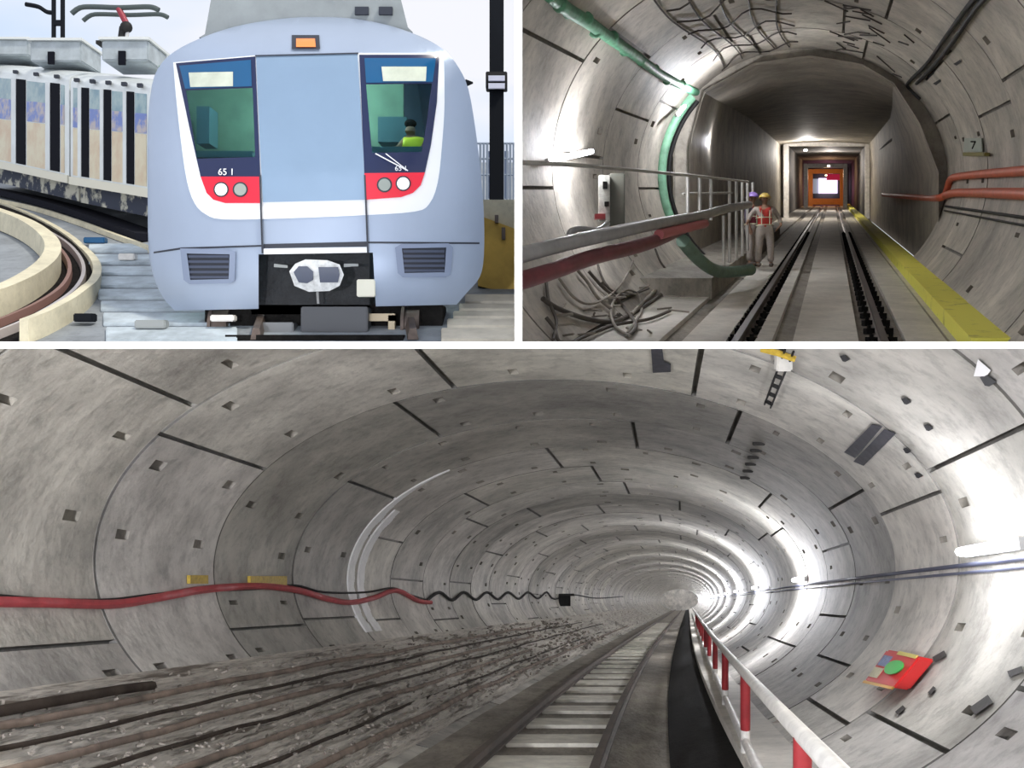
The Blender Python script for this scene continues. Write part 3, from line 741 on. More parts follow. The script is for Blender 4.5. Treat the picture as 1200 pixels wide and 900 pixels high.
# tangled hoses on the floor at left
hm = mat('dusty_hose', (.10, .085, .07), .7, var=.3)
hm2 = mat('pale_hose', (.30, .27, .23), .7, var=.3)
def fl(px, py, h=.04):
    q_ = C_.hit(px, py, -.04, 1.0, 7.1)
    # floor ray hit on the bench (level -.645)
    t = (CY-py)/FPX; D = (.10-.645)/(t-.152) if t < .152-1e-3 else 8
    if D*RC > q_.y: return q_
    return W(px, py, D*RC)+Vector((0, 0, h))
hoses = [([(636, 350), (655, 362), (690, 374), (722, 376), (750, 362), (775, 345), (800, 325), (812, 318)], hm, .028, 'dark hose snaking across the dusty bench to the green hose'),
         ([(740, 372), (756, 352), (780, 330), (806, 316), (813, 325), (806, 333), (790, 334)], hm2, .026, 'pale hose looped on the bench near the green hose'),
         ([(690, 318), (705, 335), (722, 350), (735, 365), (745, 385), (738, 397)], hm, .022, 'dark hose dropping from the maroon pipe to the bench edge'),
         ([(676, 316), (688, 330), (700, 348), (716, 362)], hm2, .020, 'thin pale hose hanging beside the maroon pipe'),
         ([(735, 395), (748, 376), (752, 360), (748, 345), (735, 340), (722, 348), (716, 366), (722, 388), (738, 398)], hm2, .018, 'pale hose coiled in a ring on the bench'),
         ([(640, 372), (650, 385), (655, 400), (668, 402), (690, 392), (720, 385), (760, 378), (785, 368)], hm, .020, 'dark hose along the front of the bench')]
hoses += [([(640, 330), (643, 352), (652, 376), (648, 398)], hm, .018, 'dark cable hanging from the maroon pipe at the far left'),
          ([(655, 326), (672, 348), (690, 356), (712, 348), (730, 330), (742, 306)], hm2, .016, 'pale cable looping under the maroon pipe'),
          ([(700, 308), (706, 326), (716, 340), (734, 346), (760, 338)], hm, .016, 'thin dark cable looping below the middle of the maroon pipe'),
          ([(768, 292), (776, 310), (790, 322), (804, 318)], hm, .018, 'dark cable near the end of the maroon pipe')]
for pts, m_, r_, lb in hoses:
    P = cat([fl(x, y) for x, y in pts], 6)
    tag(MB().tube(P, r_, 8).build('hose', m_, smooth=60, clip=CLIP_C), lb, 'hose')
# dark fabric heap & boards on the left foreground
mb = MB(); 
for i in range(26):
    r = random.Random(i+50); x = r.uniform(650, 800); y = r.uniform(330, 396)
    p = fl(x, y, .03); ax = Vector((math.cos(r.uniform(0, 6)), math.sin(r.uniform(0, 6)), .1)).normalized()
    mb.tube([p-ax*.14, p+ax*.13], .012, 5)
tag(mb.build('rubble', hm2, clip=CLIP_C), 'scattered sticks and rubble on the bench among the hoses', 'rubble', kind='stuff')
mb = MB(); a = [fl(700, 345, .0), fl(770, 315, .0)]
P0, P1 = fl(745, 312, 0), fl(800, 285, 0)
# lamps of the upper tunnel
def lampC(pa, pb, D0, D1_, label, power, gap=.25):
    p = C_.hit(*pa, -.10, 1.5, 7.1) if D0 is None else dC(pa, D0); q = C_.hit(*pb, -.10, 1.5, 7.1) if D1_ is None else dC(pb, D1_)
    return lamp(C_, p, q, Vector((.75, -.55, .2)), label, power, 'tube lamps of the upper tunnel', r=.035, gap=gap)
lampC((645, 188), (692, 178), None, None, 'bright slanted tube lamp on the left wall of the upper tunnel', LAMP_UP*1.0)
lampC((794, 134), (801, 125), 6.6, 6.8, 'bright tube lamp beside the green seal', LAMP_UP*1.7, .5)
lampC((815, 174), (823, 171), 8.2, 8.4, 'small tube lamp just inside the dark section', LAMP_UP*.3, .4)

# ------------------------------------------------------------------ people
skin = mat('skin', (.30, .17, .11), .6); khaki = mat('khaki_cloth', (.42, .37, .33), .8, var=.15, scale=20)
vest = mat('red_vest', (.62, .05, .04), .7, var=.2, scale=15); strip_m = mat('reflective_strip', (.75, .75, .55), .4)
hyel = mat('yellow_helmet', (.60, .42, .10), .35); hpur = mat('purple_helmet', (.34, .22, .62), .35); navy = mat('dark_shirt', (.10, .08, .12), .8)
boot = mat('boot', (.16, .13, .11), .7)
def skinned(name, V, E, m, parent, sub=1, root=0):
    """V: (x,y,z,r)"""
    me = bpy.data.meshes.new(name); me.from_pydata([v[:3] for v in V], E, [])
    o = bpy.data.objects.new(name, me); COL.objects.link(o)
    sm = o.modifiers.new('s', 'SKIN'); sm.use_smooth_shade = True
    for i, v in enumerate(V):
        r = v[3]; r = r if isinstance(r, tuple) else (r, r)
        me.skin_vertices[0].data[i].radius = r; me.skin_vertices[0].data[i].use_root = (i == root)
    su = o.modifiers.new('u', 'SUBSURF'); su.levels = sub; su.render_levels = sub
    bpy.context.view_layer.update()
    dg = bpy.context.evaluated_depsgraph_get(); m2 = bpy.data.meshes.new_from_object(o.evaluated_get(dg))
    bpy.data.objects.remove(o)
    m2.name = name; m2.materials.clear(); m2.materials.append(m)
    for p in m2.polygons: p.use_smooth = True
    o = bpy.data.objects.new(name, m2); COL.objects.link(o); o.parent = parent
    return o
def worker(loc, s, rz, helm, top, label, akimbo, parentless=True):
    root = empty('person', loc); root.rotation_euler = (0, 0, rz); root.scale = (s, s, s*.93); tag(root, label, 'person', None)
    V = [(0, 0, .95, .13), (0, 0, 1.10, .125), (0, 0, 1.28, .15), (0, .01, 1.42, .13), (0, .01, 1.50, .055), (0, -.01, 1.58, .06), (0, -.02, 1.66, .095), (0, -.01, 1.74, .08)]
    E = [(0, 1), (1, 2), (2, 3), (3, 4), (4, 5), (5, 6), (6, 7)]
    arms = {}
    for sd in (-1, 1):
        b = len(V)
        V += [(sd*.10, 0, .88, .095), (sd*.13, -.03, .50, .065), (sd*.14, .0, .12, .045), (sd*.14, -.03, .05, .045), (sd*.15, -.16, .035, .035)]
        E += [(0, b), (b, b+1), (b+1, b+2), (b+2, b+3), (b+3, b+4)]
        b = len(V)
        if akimbo and sd == 1: A = [(.20, 0, 1.42, .06), (.34, .05, 1.20, .045), (.36, -.02, 1.02, .032), (.30, -.06, .95, .03)]; fd = Vector((-.6, -.3, -.7))
        elif akimbo: A = [(-.20, 0, 1.42, .06), (-.34, -.02, 1.24, .045), (-.40, -.16, 1.08, .032), (-.42, -.24, 1.06, .03)]; fd = Vector((-.2, -.8, -.3))
        else: A = [(sd*.20, 0, 1.42, .06), (sd*.28, .0, 1.14, .045), (sd*.28, -.08, .92, .032), (sd*.28, -.10, .85, .03)]; fd = Vector((0, -.2, -1))
        V += A; E += [(3, b), (b, b+1), (b+1, b+2), (b+2, b+3)]
        fd.normalize(); hand = Vector(A[3][:3]); sidev = fd.cross(Vector((1, 0, 0))).normalized()
        for k in range(4):
            L = (.075, .085, .08, .065)[k]; o_ = sidev*(k-1.5)*.020
            c = len(V); p1 = hand+o_+fd*.03; p2 = p1+fd*L*.6; p3 = p2+(fd+Vector((0, -.5, 0))).normalized()*L*.5
            V += [(*p1, .011), (*p2, .010), (*p3, .008)]; E += [(b+3, c), (c, c+1), (c+1, c+2)]
        c = len(V); p1 = hand-sidev*.03; p2 = p1-sidev*.02+fd*.04
        V += [(*p1, .012), (*p2, .010)]; E += [(b+3, c), (c, c+1)]
    skinned('body', V, E, skin, root, 1)
    # clothes follow the body
    skinned('trousers', [(0, 0, .97, .16), (.10, 0, .86, .125), (.13, -.03, .50, .088), (.14, 0, .10, .075), (-.10, 0, .86, .125), (-.13, -.03, .50, .088), (-.14, 0, .10, .075), (0, 0, 1.12, .15)],
            [(0, 1), (1, 2), (2, 3), (0, 4), (4, 5), (5, 6), (0, 7)], khaki, root, 1)
    ar = [((.20, 0, 1.42, .075), (.34, .05, 1.20, .058), (.36, -.01, 1.05, .048)) if akimbo else ((.20, 0, 1.42, .075), (.28, 0, 1.14, .06), (.28, -.06, .97, .045)),
          ((-.20, 0, 1.42, .075), (-.34, -.02, 1.24, .058), (-.39, -.13, 1.11, .046)) if akimbo else ((-.20, 0, 1.42, .075), (-.28, 0, 1.14, .06), (-.28, -.06, .97, .045))]
    V2 = [(0, 0, 1.38, .15)]; E2 = []
    for a in ar:
        b = len(V2); V2 += list(a); E2 += [(0, b), (b, b+1), (b+1, b+2)]
    skinned('shirt', V2+[(0, 0, 1.0, .15)], E2+[(0, len(V2))], khaki if akimbo else navy, root, 1)
    vb = skinned('vest', [(0, 0, .86, (.18, .165)), (0, 0, 1.1, (.165, .145)), (0, 0, 1.28, (.19, .16)), (0, .0, 1.42, (.19, .15)), (.12, 0, 1.45, .075), (-.12, 0, 1.45, .075)], [(0, 1), (1, 2), (2, 3), (3, 4), (3, 5)], top, root, 1)
    for zz in (1.02, 1.2): 
        m_ = MB().sweep([(0.175*math.cos(t)*1.12, .16*math.sin(t)*1.12, zz) for t in [2*PI*k/24 for k in range(25)]], [(-.005, -.011), (.005, -.011), (.005, .011), (-.005, .011)], caps=False)
        q = m_.build('reflective_band', strip_m); q.parent = vb
    for sx in (-.09, .09):
        q = MB().box((sx, -.165, 1.2), (.022, .012, .34)).build('reflective_stripe', strip_m); q.parent = vb
    for sd in (-1, 1):
        q = MB().sphere((sd*.14, -.06, .05), .07, (.75, 1.7, .72)).build('boot', boot, smooth=60); q.parent = root
    for nm_, c_, r_, sc_, m_ in (('nose', (0, -.115, 1.645), .016, (1, 1.2, 1.5), skin), ('mouth', (0, -.103, 1.605), .018, (1.4, .5, .3), M['redp']), ('ear', (.098, -.01, 1.65), .02, (.5, 1, 1.5), skin), ('ear', (-.098, -.01, 1.65), .02, (.5, 1, 1.5), skin),
                                 ('eye', (.035, -.107, 1.67), .011, (1, .6, .7), M['dark']), ('eye', (-.035, -.107, 1.67), .011, (1, .6, .7), M['dark'])):
        q = MB().sphere(c_, r_, sc_, 8, 6).build(nm_, m_, smooth=60); q.parent = root
    hb = MB(); n = 20; rings = []
    for i in range(7):
        a = PI/2*i/6; rr = .128*math.cos(a) if i < 6 else .004; z = 1.695+.125*math.sin(a); rings.append([(rr*math.cos(2*PI*k/n), rr*1.15*math.sin(2*PI*k/n)-.01, z) for k in range(n)])
    rings = [[(.145*math.cos(2*PI*k/n), .175*math.sin(2*PI*k/n)-.03*(math.sin(2*PI*k/n) < 0)-.01, 1.69) for k in range(n)]]+rings
    for r0, r1 in zip(rings[:-1], rings[1:]):
        for k in range(n): hb.quad([r0[k], r0[(k+1) % n], r1[(k+1) % n], r1[k]])
    hb.quad(rings[0][::-1])
    q = hb.build('helmet', helm, smooth=60); q.parent = root
    return root
dW = 6.85*RC
hgt = lambda px: px/FPX*dW
p = W(896, 313, dW)
worker(p, hgt(87)/1.69, -.1, hyel, vest, 'person in red reflective vest, khaki clothes and yellow helmet with one hand on hip', True)
dW2 = 7.05*RC; p = W(881, 312, dW2)
worker(p, 87/FPX*dW2/1.69, .9, hpur, mat('dark_red_vest', (.22, .03, .05), .7), 'person in purple helmet standing behind the worker in the red vest', False)

# =================================================================== UPPER LEFT: TRAIN ON VIADUCT
SLOPE = 344.0/FPX; Y0 = 9.06
def gz(y): return SLOPE*(y-Y0)
def G(px, py, h=0.):
    y = Y0/(1-(404.5-py)/344.0); return W(px, py, y)+Vector((0, 0, h))
CLIP_A = [((-.019, 0, 0), (1, 0, 0)), ((0, 0, SL+.004), (0, 0, -1))]
gconc = mat('viaduct_concrete', (.26, .285, .31), .7, var=.3, scale=1.2, bump=.2, streak=.2)
cream = mat('cream_parapet', (.66, .61, .45), .7, var=.2, scale=3, bump=.15, streak=.1)
ochre = mat('ochre_wall', (.62, .40, .08), .7, var=.3, scale=2)
mb = MB()
mb.hexa([(-40, 9.13, -.1+gz(9.13)), (-.02, 9.13, -.1+gz(9.13)), (-.02, 24, gz(24)-.1), (-40, 24, gz(24)-.1), (-40, 9.13, gz(9.13)), (-.02, 9.13, gz(9.13)), (-.02, 24, gz(24)), (-40, 24, gz(24))])
tag(mb.build('floor_viaduct', gconc, clip=CLIP_A), 'pale grey concrete deck around the train', kind='structure')

# cab front surface
def F(px, py):
    u = abs(px-369.5)/197.0
    y = 9.40+.42*u**5+.10*u*u
    if py < 75: y += .9*((75-py)/55)**2*.55
    if py > 300: y += .10*((py-300)/60)**2
    y += .0009*(200-py) if py < 200 else 0
    return y
def facepatch(poly, off, thick, name, m, parent, holes=(), step=10, smooth=35, bev=0):
    bm = bmesh.new(); vs_ = [bm.verts.new((x, y, 0)) for x, y in poly]; bm.faces.new(vs_)
    bmesh.ops.triangulate(bm, faces=bm.faces[:])
    xs = [p[0] for p in poly]; ys = [p[1] for p in poly]
    def cut(co, no): bmesh.ops.bisect_plane(bm, geom=bm.verts[:]+bm.edges[:]+bm.faces[:], plane_co=co, plane_no=no)
    x = math.floor(min(xs)/step)*step+step
    while x < max(xs): cut((x, 0, 0), (1, 0, 0)); x += step
    y = math.floor(min(ys)/step)*step+step
    while y < max(ys): cut((0, y, 0), (0, 1, 0)); y += step
    for h in holes:
        for i in range(len(h)):
            a, b = h[i], h[(i+1) % len(h)]; cut((a[0], a[1], 0), (-(b[1]-a[1]), b[0]-a[0], 0))
        dele = [f for f in bm.faces if inpoly(f.calc_center_median().x, f.calc_center_median().y, h)]
        bmesh.ops.delete(bm, geom=dele, context='FACES')
    bmesh.ops.remove_doubles(bm, verts=bm.verts, dist=.01)
    back = []
    r = bmesh.ops.extrude_face_region(bm, geom=bm.faces[:])
    nv = {v for v in r['geom'] if isinstance(v, bmesh.types.BMVert)}
    for v in bm.verts:
        px, py = v.co.x, v.co.y; d = F(px, py)-off+(0 if v in nv else thick)
        v.co = W(px, py, d)
    bmesh.ops.recalc_face_normals(bm, faces=bm.faces[:])
    me = bpy.data.meshes.new(name); bm.to_mesh(me); bm.free(); me.materials.append(m)
    for p_ in me.polygons: p_.use_smooth = True
    me.set_sharp_from_angle(angle=math.radians(smooth))
    o = bpy.data.objects.new(name, me); COL.objects.link(o); o.parent = parent
    return o
silverp = mat('silver_blue_paint', (.35, .42, .54), .34, metal=.25, var=.05, scale=1.2)
doorp = mat('door_blue_paint', (.23, .33, .46), .38, metal=.2, var=.05, scale=1.5)
whitep = mat('white_stripe_paint', (.86, .88, .90), .35)
navyf = mat('dark_window_frame', (.012, .02, .07), .25)
bluef = mat('deep_blue_glass', (.01, .09, .22), .12)
redf = mat('red_lamp_panel', (.78, .012, .04), .35)
glass = mat('teal_glass', (.50, .74, .76), .02, trans=1.0, spec=.5)
glass.node_tree.nodes['Principled BSDF'].inputs['IOR'].default_value = 1.15
grille = mat('grille_dark', (.05, .065, .11), .4)
train = empty('metro_train', (0, 0, 0)); tag(train, 'silver blue metro train cab with black windows and red lamp panels', 'train')
outline = [(205, 364), (192, 350), (180, 325), (174, 290), (173, 220), (173, 150), (178, 100), (188, 76), (205, 60), (232, 46), (265, 34), (300, 26), (340, 21), (370, 20), (405, 21), (440, 26), (470, 34), (500, 46), (522, 60), (538, 80), (549, 105), (557, 150), (563, 200), (567, 250), (567, 300), (562, 325), (548, 342), (535, 357), (440, 361), (437, 296), (303, 298), (303, 363)]
glL = [(218, 106), (296, 103), (299, 184), (231, 186)]; glR = [(429, 99), (506, 98), (499, 150), (494, 178), (436, 179)]
outline = [(p.x, p.y) for p in cat([(x, y, 0) for x, y in outline[:-4]], 3)]; notch = [(303, 298), (437, 296), (441, 372), (303, 372)]
facepatch(outline, 0, .05, 'cab_front', silverp, train, holes=[glL, glR, notch])
# body behind the mask
mb = MB()
pr = [p for p in outline if not (302 < p[0] < 438 and p[1] > 280)]
a = [W(x, y, F(x, y)) for x, y in pr]; n = len(pr)
b = [p+Vector((-.06, .5, .14)) for p in a]; c = [Vector((-1.86+(p.x+1.86)*.97-.75, 12.7, p.z*.97+.93)) for p in a]
for k in range(n):
    if pr[k][1] > 355 and pr[(k+1) % n][1] > 355: continue
    mb.quad([a[k], a[(k+1) % n], b[(k+1) % n], b[k]]); mb.quad([b[k], b[(k+1) % n], c[(k+1) % n], c[k]])
mb.quad(c)
mb.build('cab_shell', silverp, train, smooth=40)
stripe = [(203, 73), (206, 110), (212, 165), (219, 212), (228, 238), (241, 251), (262, 257), (330, 256), (430, 252), (486, 248), (503, 239), (513, 214), (518, 170), (521, 120), (520, 66), (515, 62), (420, 62), (299, 65)]
stripe = [(p.x, p.y) for p in cat([(x, y, 0) for x, y in stripe[:-3]], 3)]+stripe[-3:]
facepatch(stripe, .008, .01, 'white_stripe', whitep, train, holes=[glL, glR])
winL = [(206, 74), (240, 71), (299, 66), (305, 207), (235, 207), (222, 150)]; winR = [(421, 64), (515, 64), (512, 120), (505, 170), (498, 202), (427, 203)]
facepatch(winL, .02, .015, 'window_frame', navyf, train, holes=[glL]); facepatch(winR, .02, .015, 'window_frame', navyf, train, holes=[glR])
facepatch([(210, 77), (294, 70), (295, 101), (217, 104)], .026, .008, 'upper_glass', bluef, train); facepatch([(427, 68), (511, 68), (507, 96), (429, 97)], .026, .008, 'upper_glass', bluef, train)
disp = mat('destination_display', (.55, .60, .50), .5, var=.15, scale=8)
facepatch([(221, 85), (273, 84), (273, 101), (223, 102)], .034, .01, 'destination_display', disp, train); facepatch([(447, 78), (500, 78), (499, 95), (449, 95)], .034, .01, 'destination_display', disp, train)
facepatch([(300, 66), (419, 63), (426, 180), (428, 234), (308, 237), (305, 180)], .022, .02, 'front_door', doorp, train)
facepatch([(235, 207), (305, 207), (306, 238), (264, 238), (250, 234), (242, 226)], .030, .02, 'lamp_panel', redf, train)
facepatch([(427, 203), (498, 202), (493, 217), (484, 226), (470, 231), (429, 234)], .030, .02, 'lamp_panel', redf, train)
for g_, nm in ((glL, 'windscreen'), (glR, 'windscreen')): facepatch(g_, .012, .006, nm, glass, train)
seam = mat('seam_black', (.02, .025, .04), .5)
facepatch([(180, 295), (212, 290), (307, 287), (307, 289), (212, 292.3), (180, 297)], .006, .02, 'panel_seam', seam, train)
facepatch([(430, 283), (562, 284), (562, 286), (430, 285.2)], .006, .02, 'panel_seam', seam, train)
facepatch([(303.5, 205), (305.5, 205), (308.5, 297), (306.5, 297)], .034, .03, 'panel_seam', seam, train); facepatch([(426.5, 205), (428.5, 205), (432, 296), (430, 296)], .034, .03, 'panel_seam', seam, train)
facepatch([(299, 64.5), (420, 61.5), (420, 63), (299, 66)], .034, .03, 'panel_seam', seam, train)
facepatch([(309, 286), (430, 283), (430, 289), (309, 291)], .01, .02, 'step_slot', seam, train)
facepatch([(309, 291.5), (431, 289.5), (432, 296), (309, 298)], .03, .03, 'step_bar', whitep, train)
# lamps
def disc(px, py, r, off, name, m, parent):
    P = [(px+r*math.cos(2*PI*k/18), py+r*math.sin(2*PI*k/18)) for k in range(18)]
    return facepatch(P, off, .03, name, m, parent)
hw = mat('headlamp_white', (1, 1, 1), .2, emit=.5); hg = mat('headlamp_grey', (.32, .36, .33), .2)
for x, y, m_ in ((259, 222, hw), (281.5, 222, hg), (450.5, 216.5, hg), (472.5, 215, hw)):
    q = disc(x, y, 9, .036, 'lamp_rim', seam, train); disc(x, y, 7.2, .046, 'lamp_lens', m_, q)
q = facepatch([(342, 41), (374, 41), (375, 57), (342, 57)], .03, .05, 'roof_lamp_frame', seam, train); facepatch([(347, 45), (369, 45), (370, 55), (347, 55)], .045, .03, 'roof_lamp_lens', mat('orange_lens', (.85, .24, .06), .3, emit=.15), q)
for fr, inner in (([(211, 291), (268, 292), (276, 295), (275, 329), (270, 332), (222, 333), (215, 328)], [(219, 297), (269, 298), (268, 327), (223, 328)]), ([(463, 290), (470, 286), (526, 285), (531, 290), (528, 322), (522, 325), (472, 325), (466, 320)], [(471, 291), (523, 290), (521, 319), (474, 320)])):
    q = facepatch(fr, .03, .03, 'grille_frame', mat('grille_frame_blue', (.22, .27, .38), .4), train, holes=[inner])
    facepatch(inner, .012, .01, 'grille_back', seam, q)
    (x0, y0), (x1, y1) = inner[0], inner[2]
    for k in range(5):
        y = y0+2+(y1-y0-2)*k/4.6; facepatch([(x0+1, y), (x1, y), (x1, y+3), (x0+2, y+3)], .026, .02, 'slat', grille, q)
# fleet number, left and right
def text(body, px, py, h, name, m, parent, off=.04):
    c_ = bpy.data.curves.new(name, 'FONT'); c_.body = body; c_.size = h; c_.extrude = .002; c_.align_x = 'CENTER'
    o = bpy.data.objects.new(name, c_); COL.objects.link(o); bpy.context.view_layer.update()
    me = bpy.data.meshes.new_from_object(o.evaluated_get(bpy.context.evaluated_depsgraph_get())); bpy.data.objects.remove(o)
    me.materials.clear(); me.materials.append(m); o = bpy.data.objects.new(name, me); COL.objects.link(o); o.parent = parent
    o.location = W(px, py, F(px, py)-off); o.rotation_euler = (PI/2, 0, 0)
numm = mat('number_white', (.85, .87, .9), .5)
text('65 1', 265, 205, .085, 'fleet_number', numm, train); text('65 1', 470, 200, .065, 'fleet_number', numm, train)
# wiper
q = MB().tube([W(440, 180, F(440, 180)-.05), W(478, 200, F(478, 200)-.06)], .006, 6).tube([W(452, 180, F(452, 180)-.05), W(478, 200, F(478, 200)-.06)], .005, 6).build('wiper', numm, train)
# interior behind windscreens
inn = mat('cab_interior', (.16, .26, .18), .8, var=.3, scale=3); inn2 = mat('cab_interior_panel', (.06, .14, .16), .7)
MB().box(W(330, 160, 10.9), (2.6, .05, 1.5)).build('cab_bulkhead', inn, train)
MB().box(W(243, 150, 10.6), (.13, .3, .38)).build('cab_cupboard', inn2, train)
MB().box(W(462, 155, 10.7), (.30, .3, .26)).build('cab_cupboard', inn2, train)
MB().box(W(265, 186, 10.1), (.65, .5, .06)).build('dashboard', inn2, train); MB().box(W(462, 181, 10.1), (.65, .5, .06)).build('dashboard', inn2, train)
cl = bpy.data.lights.new('cab_fill_light', 'POINT'); cl.energy = 60; cl.shadow_soft_size = .15; cl.color = (.9, 1, .95)  # added light that brightens the cab interior, without a fixture
clo = bpy.data.objects.new('cab_fill_light', cl); COL.objects.link(clo); clo.parent = train; clo.location = W(365, 95, 10.25)
# driver
root = empty('person', W(484, 190, 10.15)); tag(root, 'person driving, in bright yellow vest behind the right windscreen', 'person')
def wv(px, py, d): v = W(px, py, d)-root.location; return (v.x, v.y, v.z)
skinned('body', [(*wv(484, 178, 10.15), .09), (*wv(484, 168, 10.15), .10), (*wv(482, 159, 10.15), .035), (*wv(481, 153, 10.13), .055), (*wv(481, 147, 10.13), .05), (*wv(474, 164, 10.13), .035), (*wv(468, 172, 10.02), .028), (*wv(462, 175, 9.9), .022), (*wv(493, 164, 10.13), .035), (*wv(497, 172, 10.02), .028), (*wv(490, 176, 9.9), .022)],
        [(0, 1), (1, 2), (2, 3), (3, 4), (1, 5), (5, 6), (6, 7), (1, 8), (8, 9), (9, 10)], skin, root)
skinned('yellow_vest', [(*wv(484, 184, 10.10), .12), (*wv(485, 169, 10.10), .145), (*wv(497, 167, 10.08), .06), (*wv(472, 167, 10.08), .06)], [(0, 1), (1, 2), (1, 3)], mat('yellow_vest', (.95, .90, .04), .6, emit=.0), root)
q = MB().sphere(wv(481, 145, 10.14), .062, (1, 1, .7)).build('hair', M['dark'], smooth=60); q.parent = root
# roof unit
mb = MB(); P = [(233, 44), (240, 40), (250, -16), (466, -16), (478, 32), (484, 38)]
A1 = [W(x, y, 10.1) for x, y in P]; A2 = [p+Vector((-.3, 1.6, .3)) for p in A1]; mb.quad(A1); mb.quad(A2)
for k in range(len(P)): mb.quad([A1[k], A1[(k+1) % len(P)], A2[(k+1) % len(P)], A2[k]])
ru = mb.build('roof_unit', mat('roof_unit_grey', (.26, .29, .30), .6, var=.15, scale=4), train)
for x in (416, 444): MB().box(W(x+8, 13, 10.08), (16/FPX*10, .04, 9/FPX*10)).build('vent', seam, ru)
# underframe
MB().box(W(370, 332, 9.95), (1.12, .5, .62)).build('underframe', mat('underframe_black', (.02, .022, .026), .6, var=.5, scale=7, bump=.4), train)
MB().box(W(385, 385, 9.95), (2.25, .5, .44)).build('bogie_frame_and_shadow', M['dark'], train)  # wide black box, doubles as the shadow beneath the cab
MB().box(W(395, 375, 9.62), (.62, .3, .24)).build('obstacle_guard', mat('guard_grey', (.06, .065, .075), .5), train, bevel=.01)
MB().box(W(325, 388, 9.58), (.34, .2, .16)).build('guard_bracket', mat('bracket_grey', (.20, .21, .22), .5), train, bevel=.01)
for x in (262, 484):
    c_ = W(x, 383, 9.75); mbw = MB(); mbw.tube([c_-Vector((.07, 0, 0)), c_+Vector((.07, 0, 0))], .17, 20); mbw.tube([c_-Vector((.10, 0, 0)), c_+Vector((-.07, 0, 0))], .20, 20); mbw.build('wheel', M['steel'], train, smooth=40)
mb = MB(); c_ = W(371, 323, 9.55)
ring = [(x, y) for x, y in ((339, 318), (346, 309), (358, 304), (384, 305), (398, 310), (403, 322), (398, 335), (386, 341), (362, 342), (345, 335))]
hl1 = [(344, 319), (350, 312), (360, 312), (367, 318), (367, 328), (360, 332), (350, 331)]; hl2 = [(373, 313), (396, 313), (398, 322), (396, 331), (375, 331)]
cp = facepatch(ring, -.05+.12, .10, 'coupler', mat('coupler_white', (.70, .72, .72), .45, var=.4, scale=14), train, step=6)
facepatch(hl1, .085, .02, 'coupler_cone', grille, cp); facepatch(hl2, .085, .02, 'coupler_cup', grille, cp)
facepatch([(321, 309), (337, 311), (337, 314), (321, 313)], .0, .04, 'hose_arm', mat('hose_grey', (.28, .3, .3), .5), cp); facepatch([(403, 309), (420, 309), (420, 312), (403, 313)], .0, .04, 'hose_arm', bpy.data.materials['hose_grey'], cp)
MB().box(W(430, 338, 9.5), (.17, .14, .16)).build('white_box', mat('cream_box', (.75, .74, .62), .5), train, bevel=.008)
MB().tube([W(372, 342, 9.5), W(373, 356, 9.5)], .012, 6).build('drain_pipe', mat('pipe_light', (.4, .4, .4), .5), train)

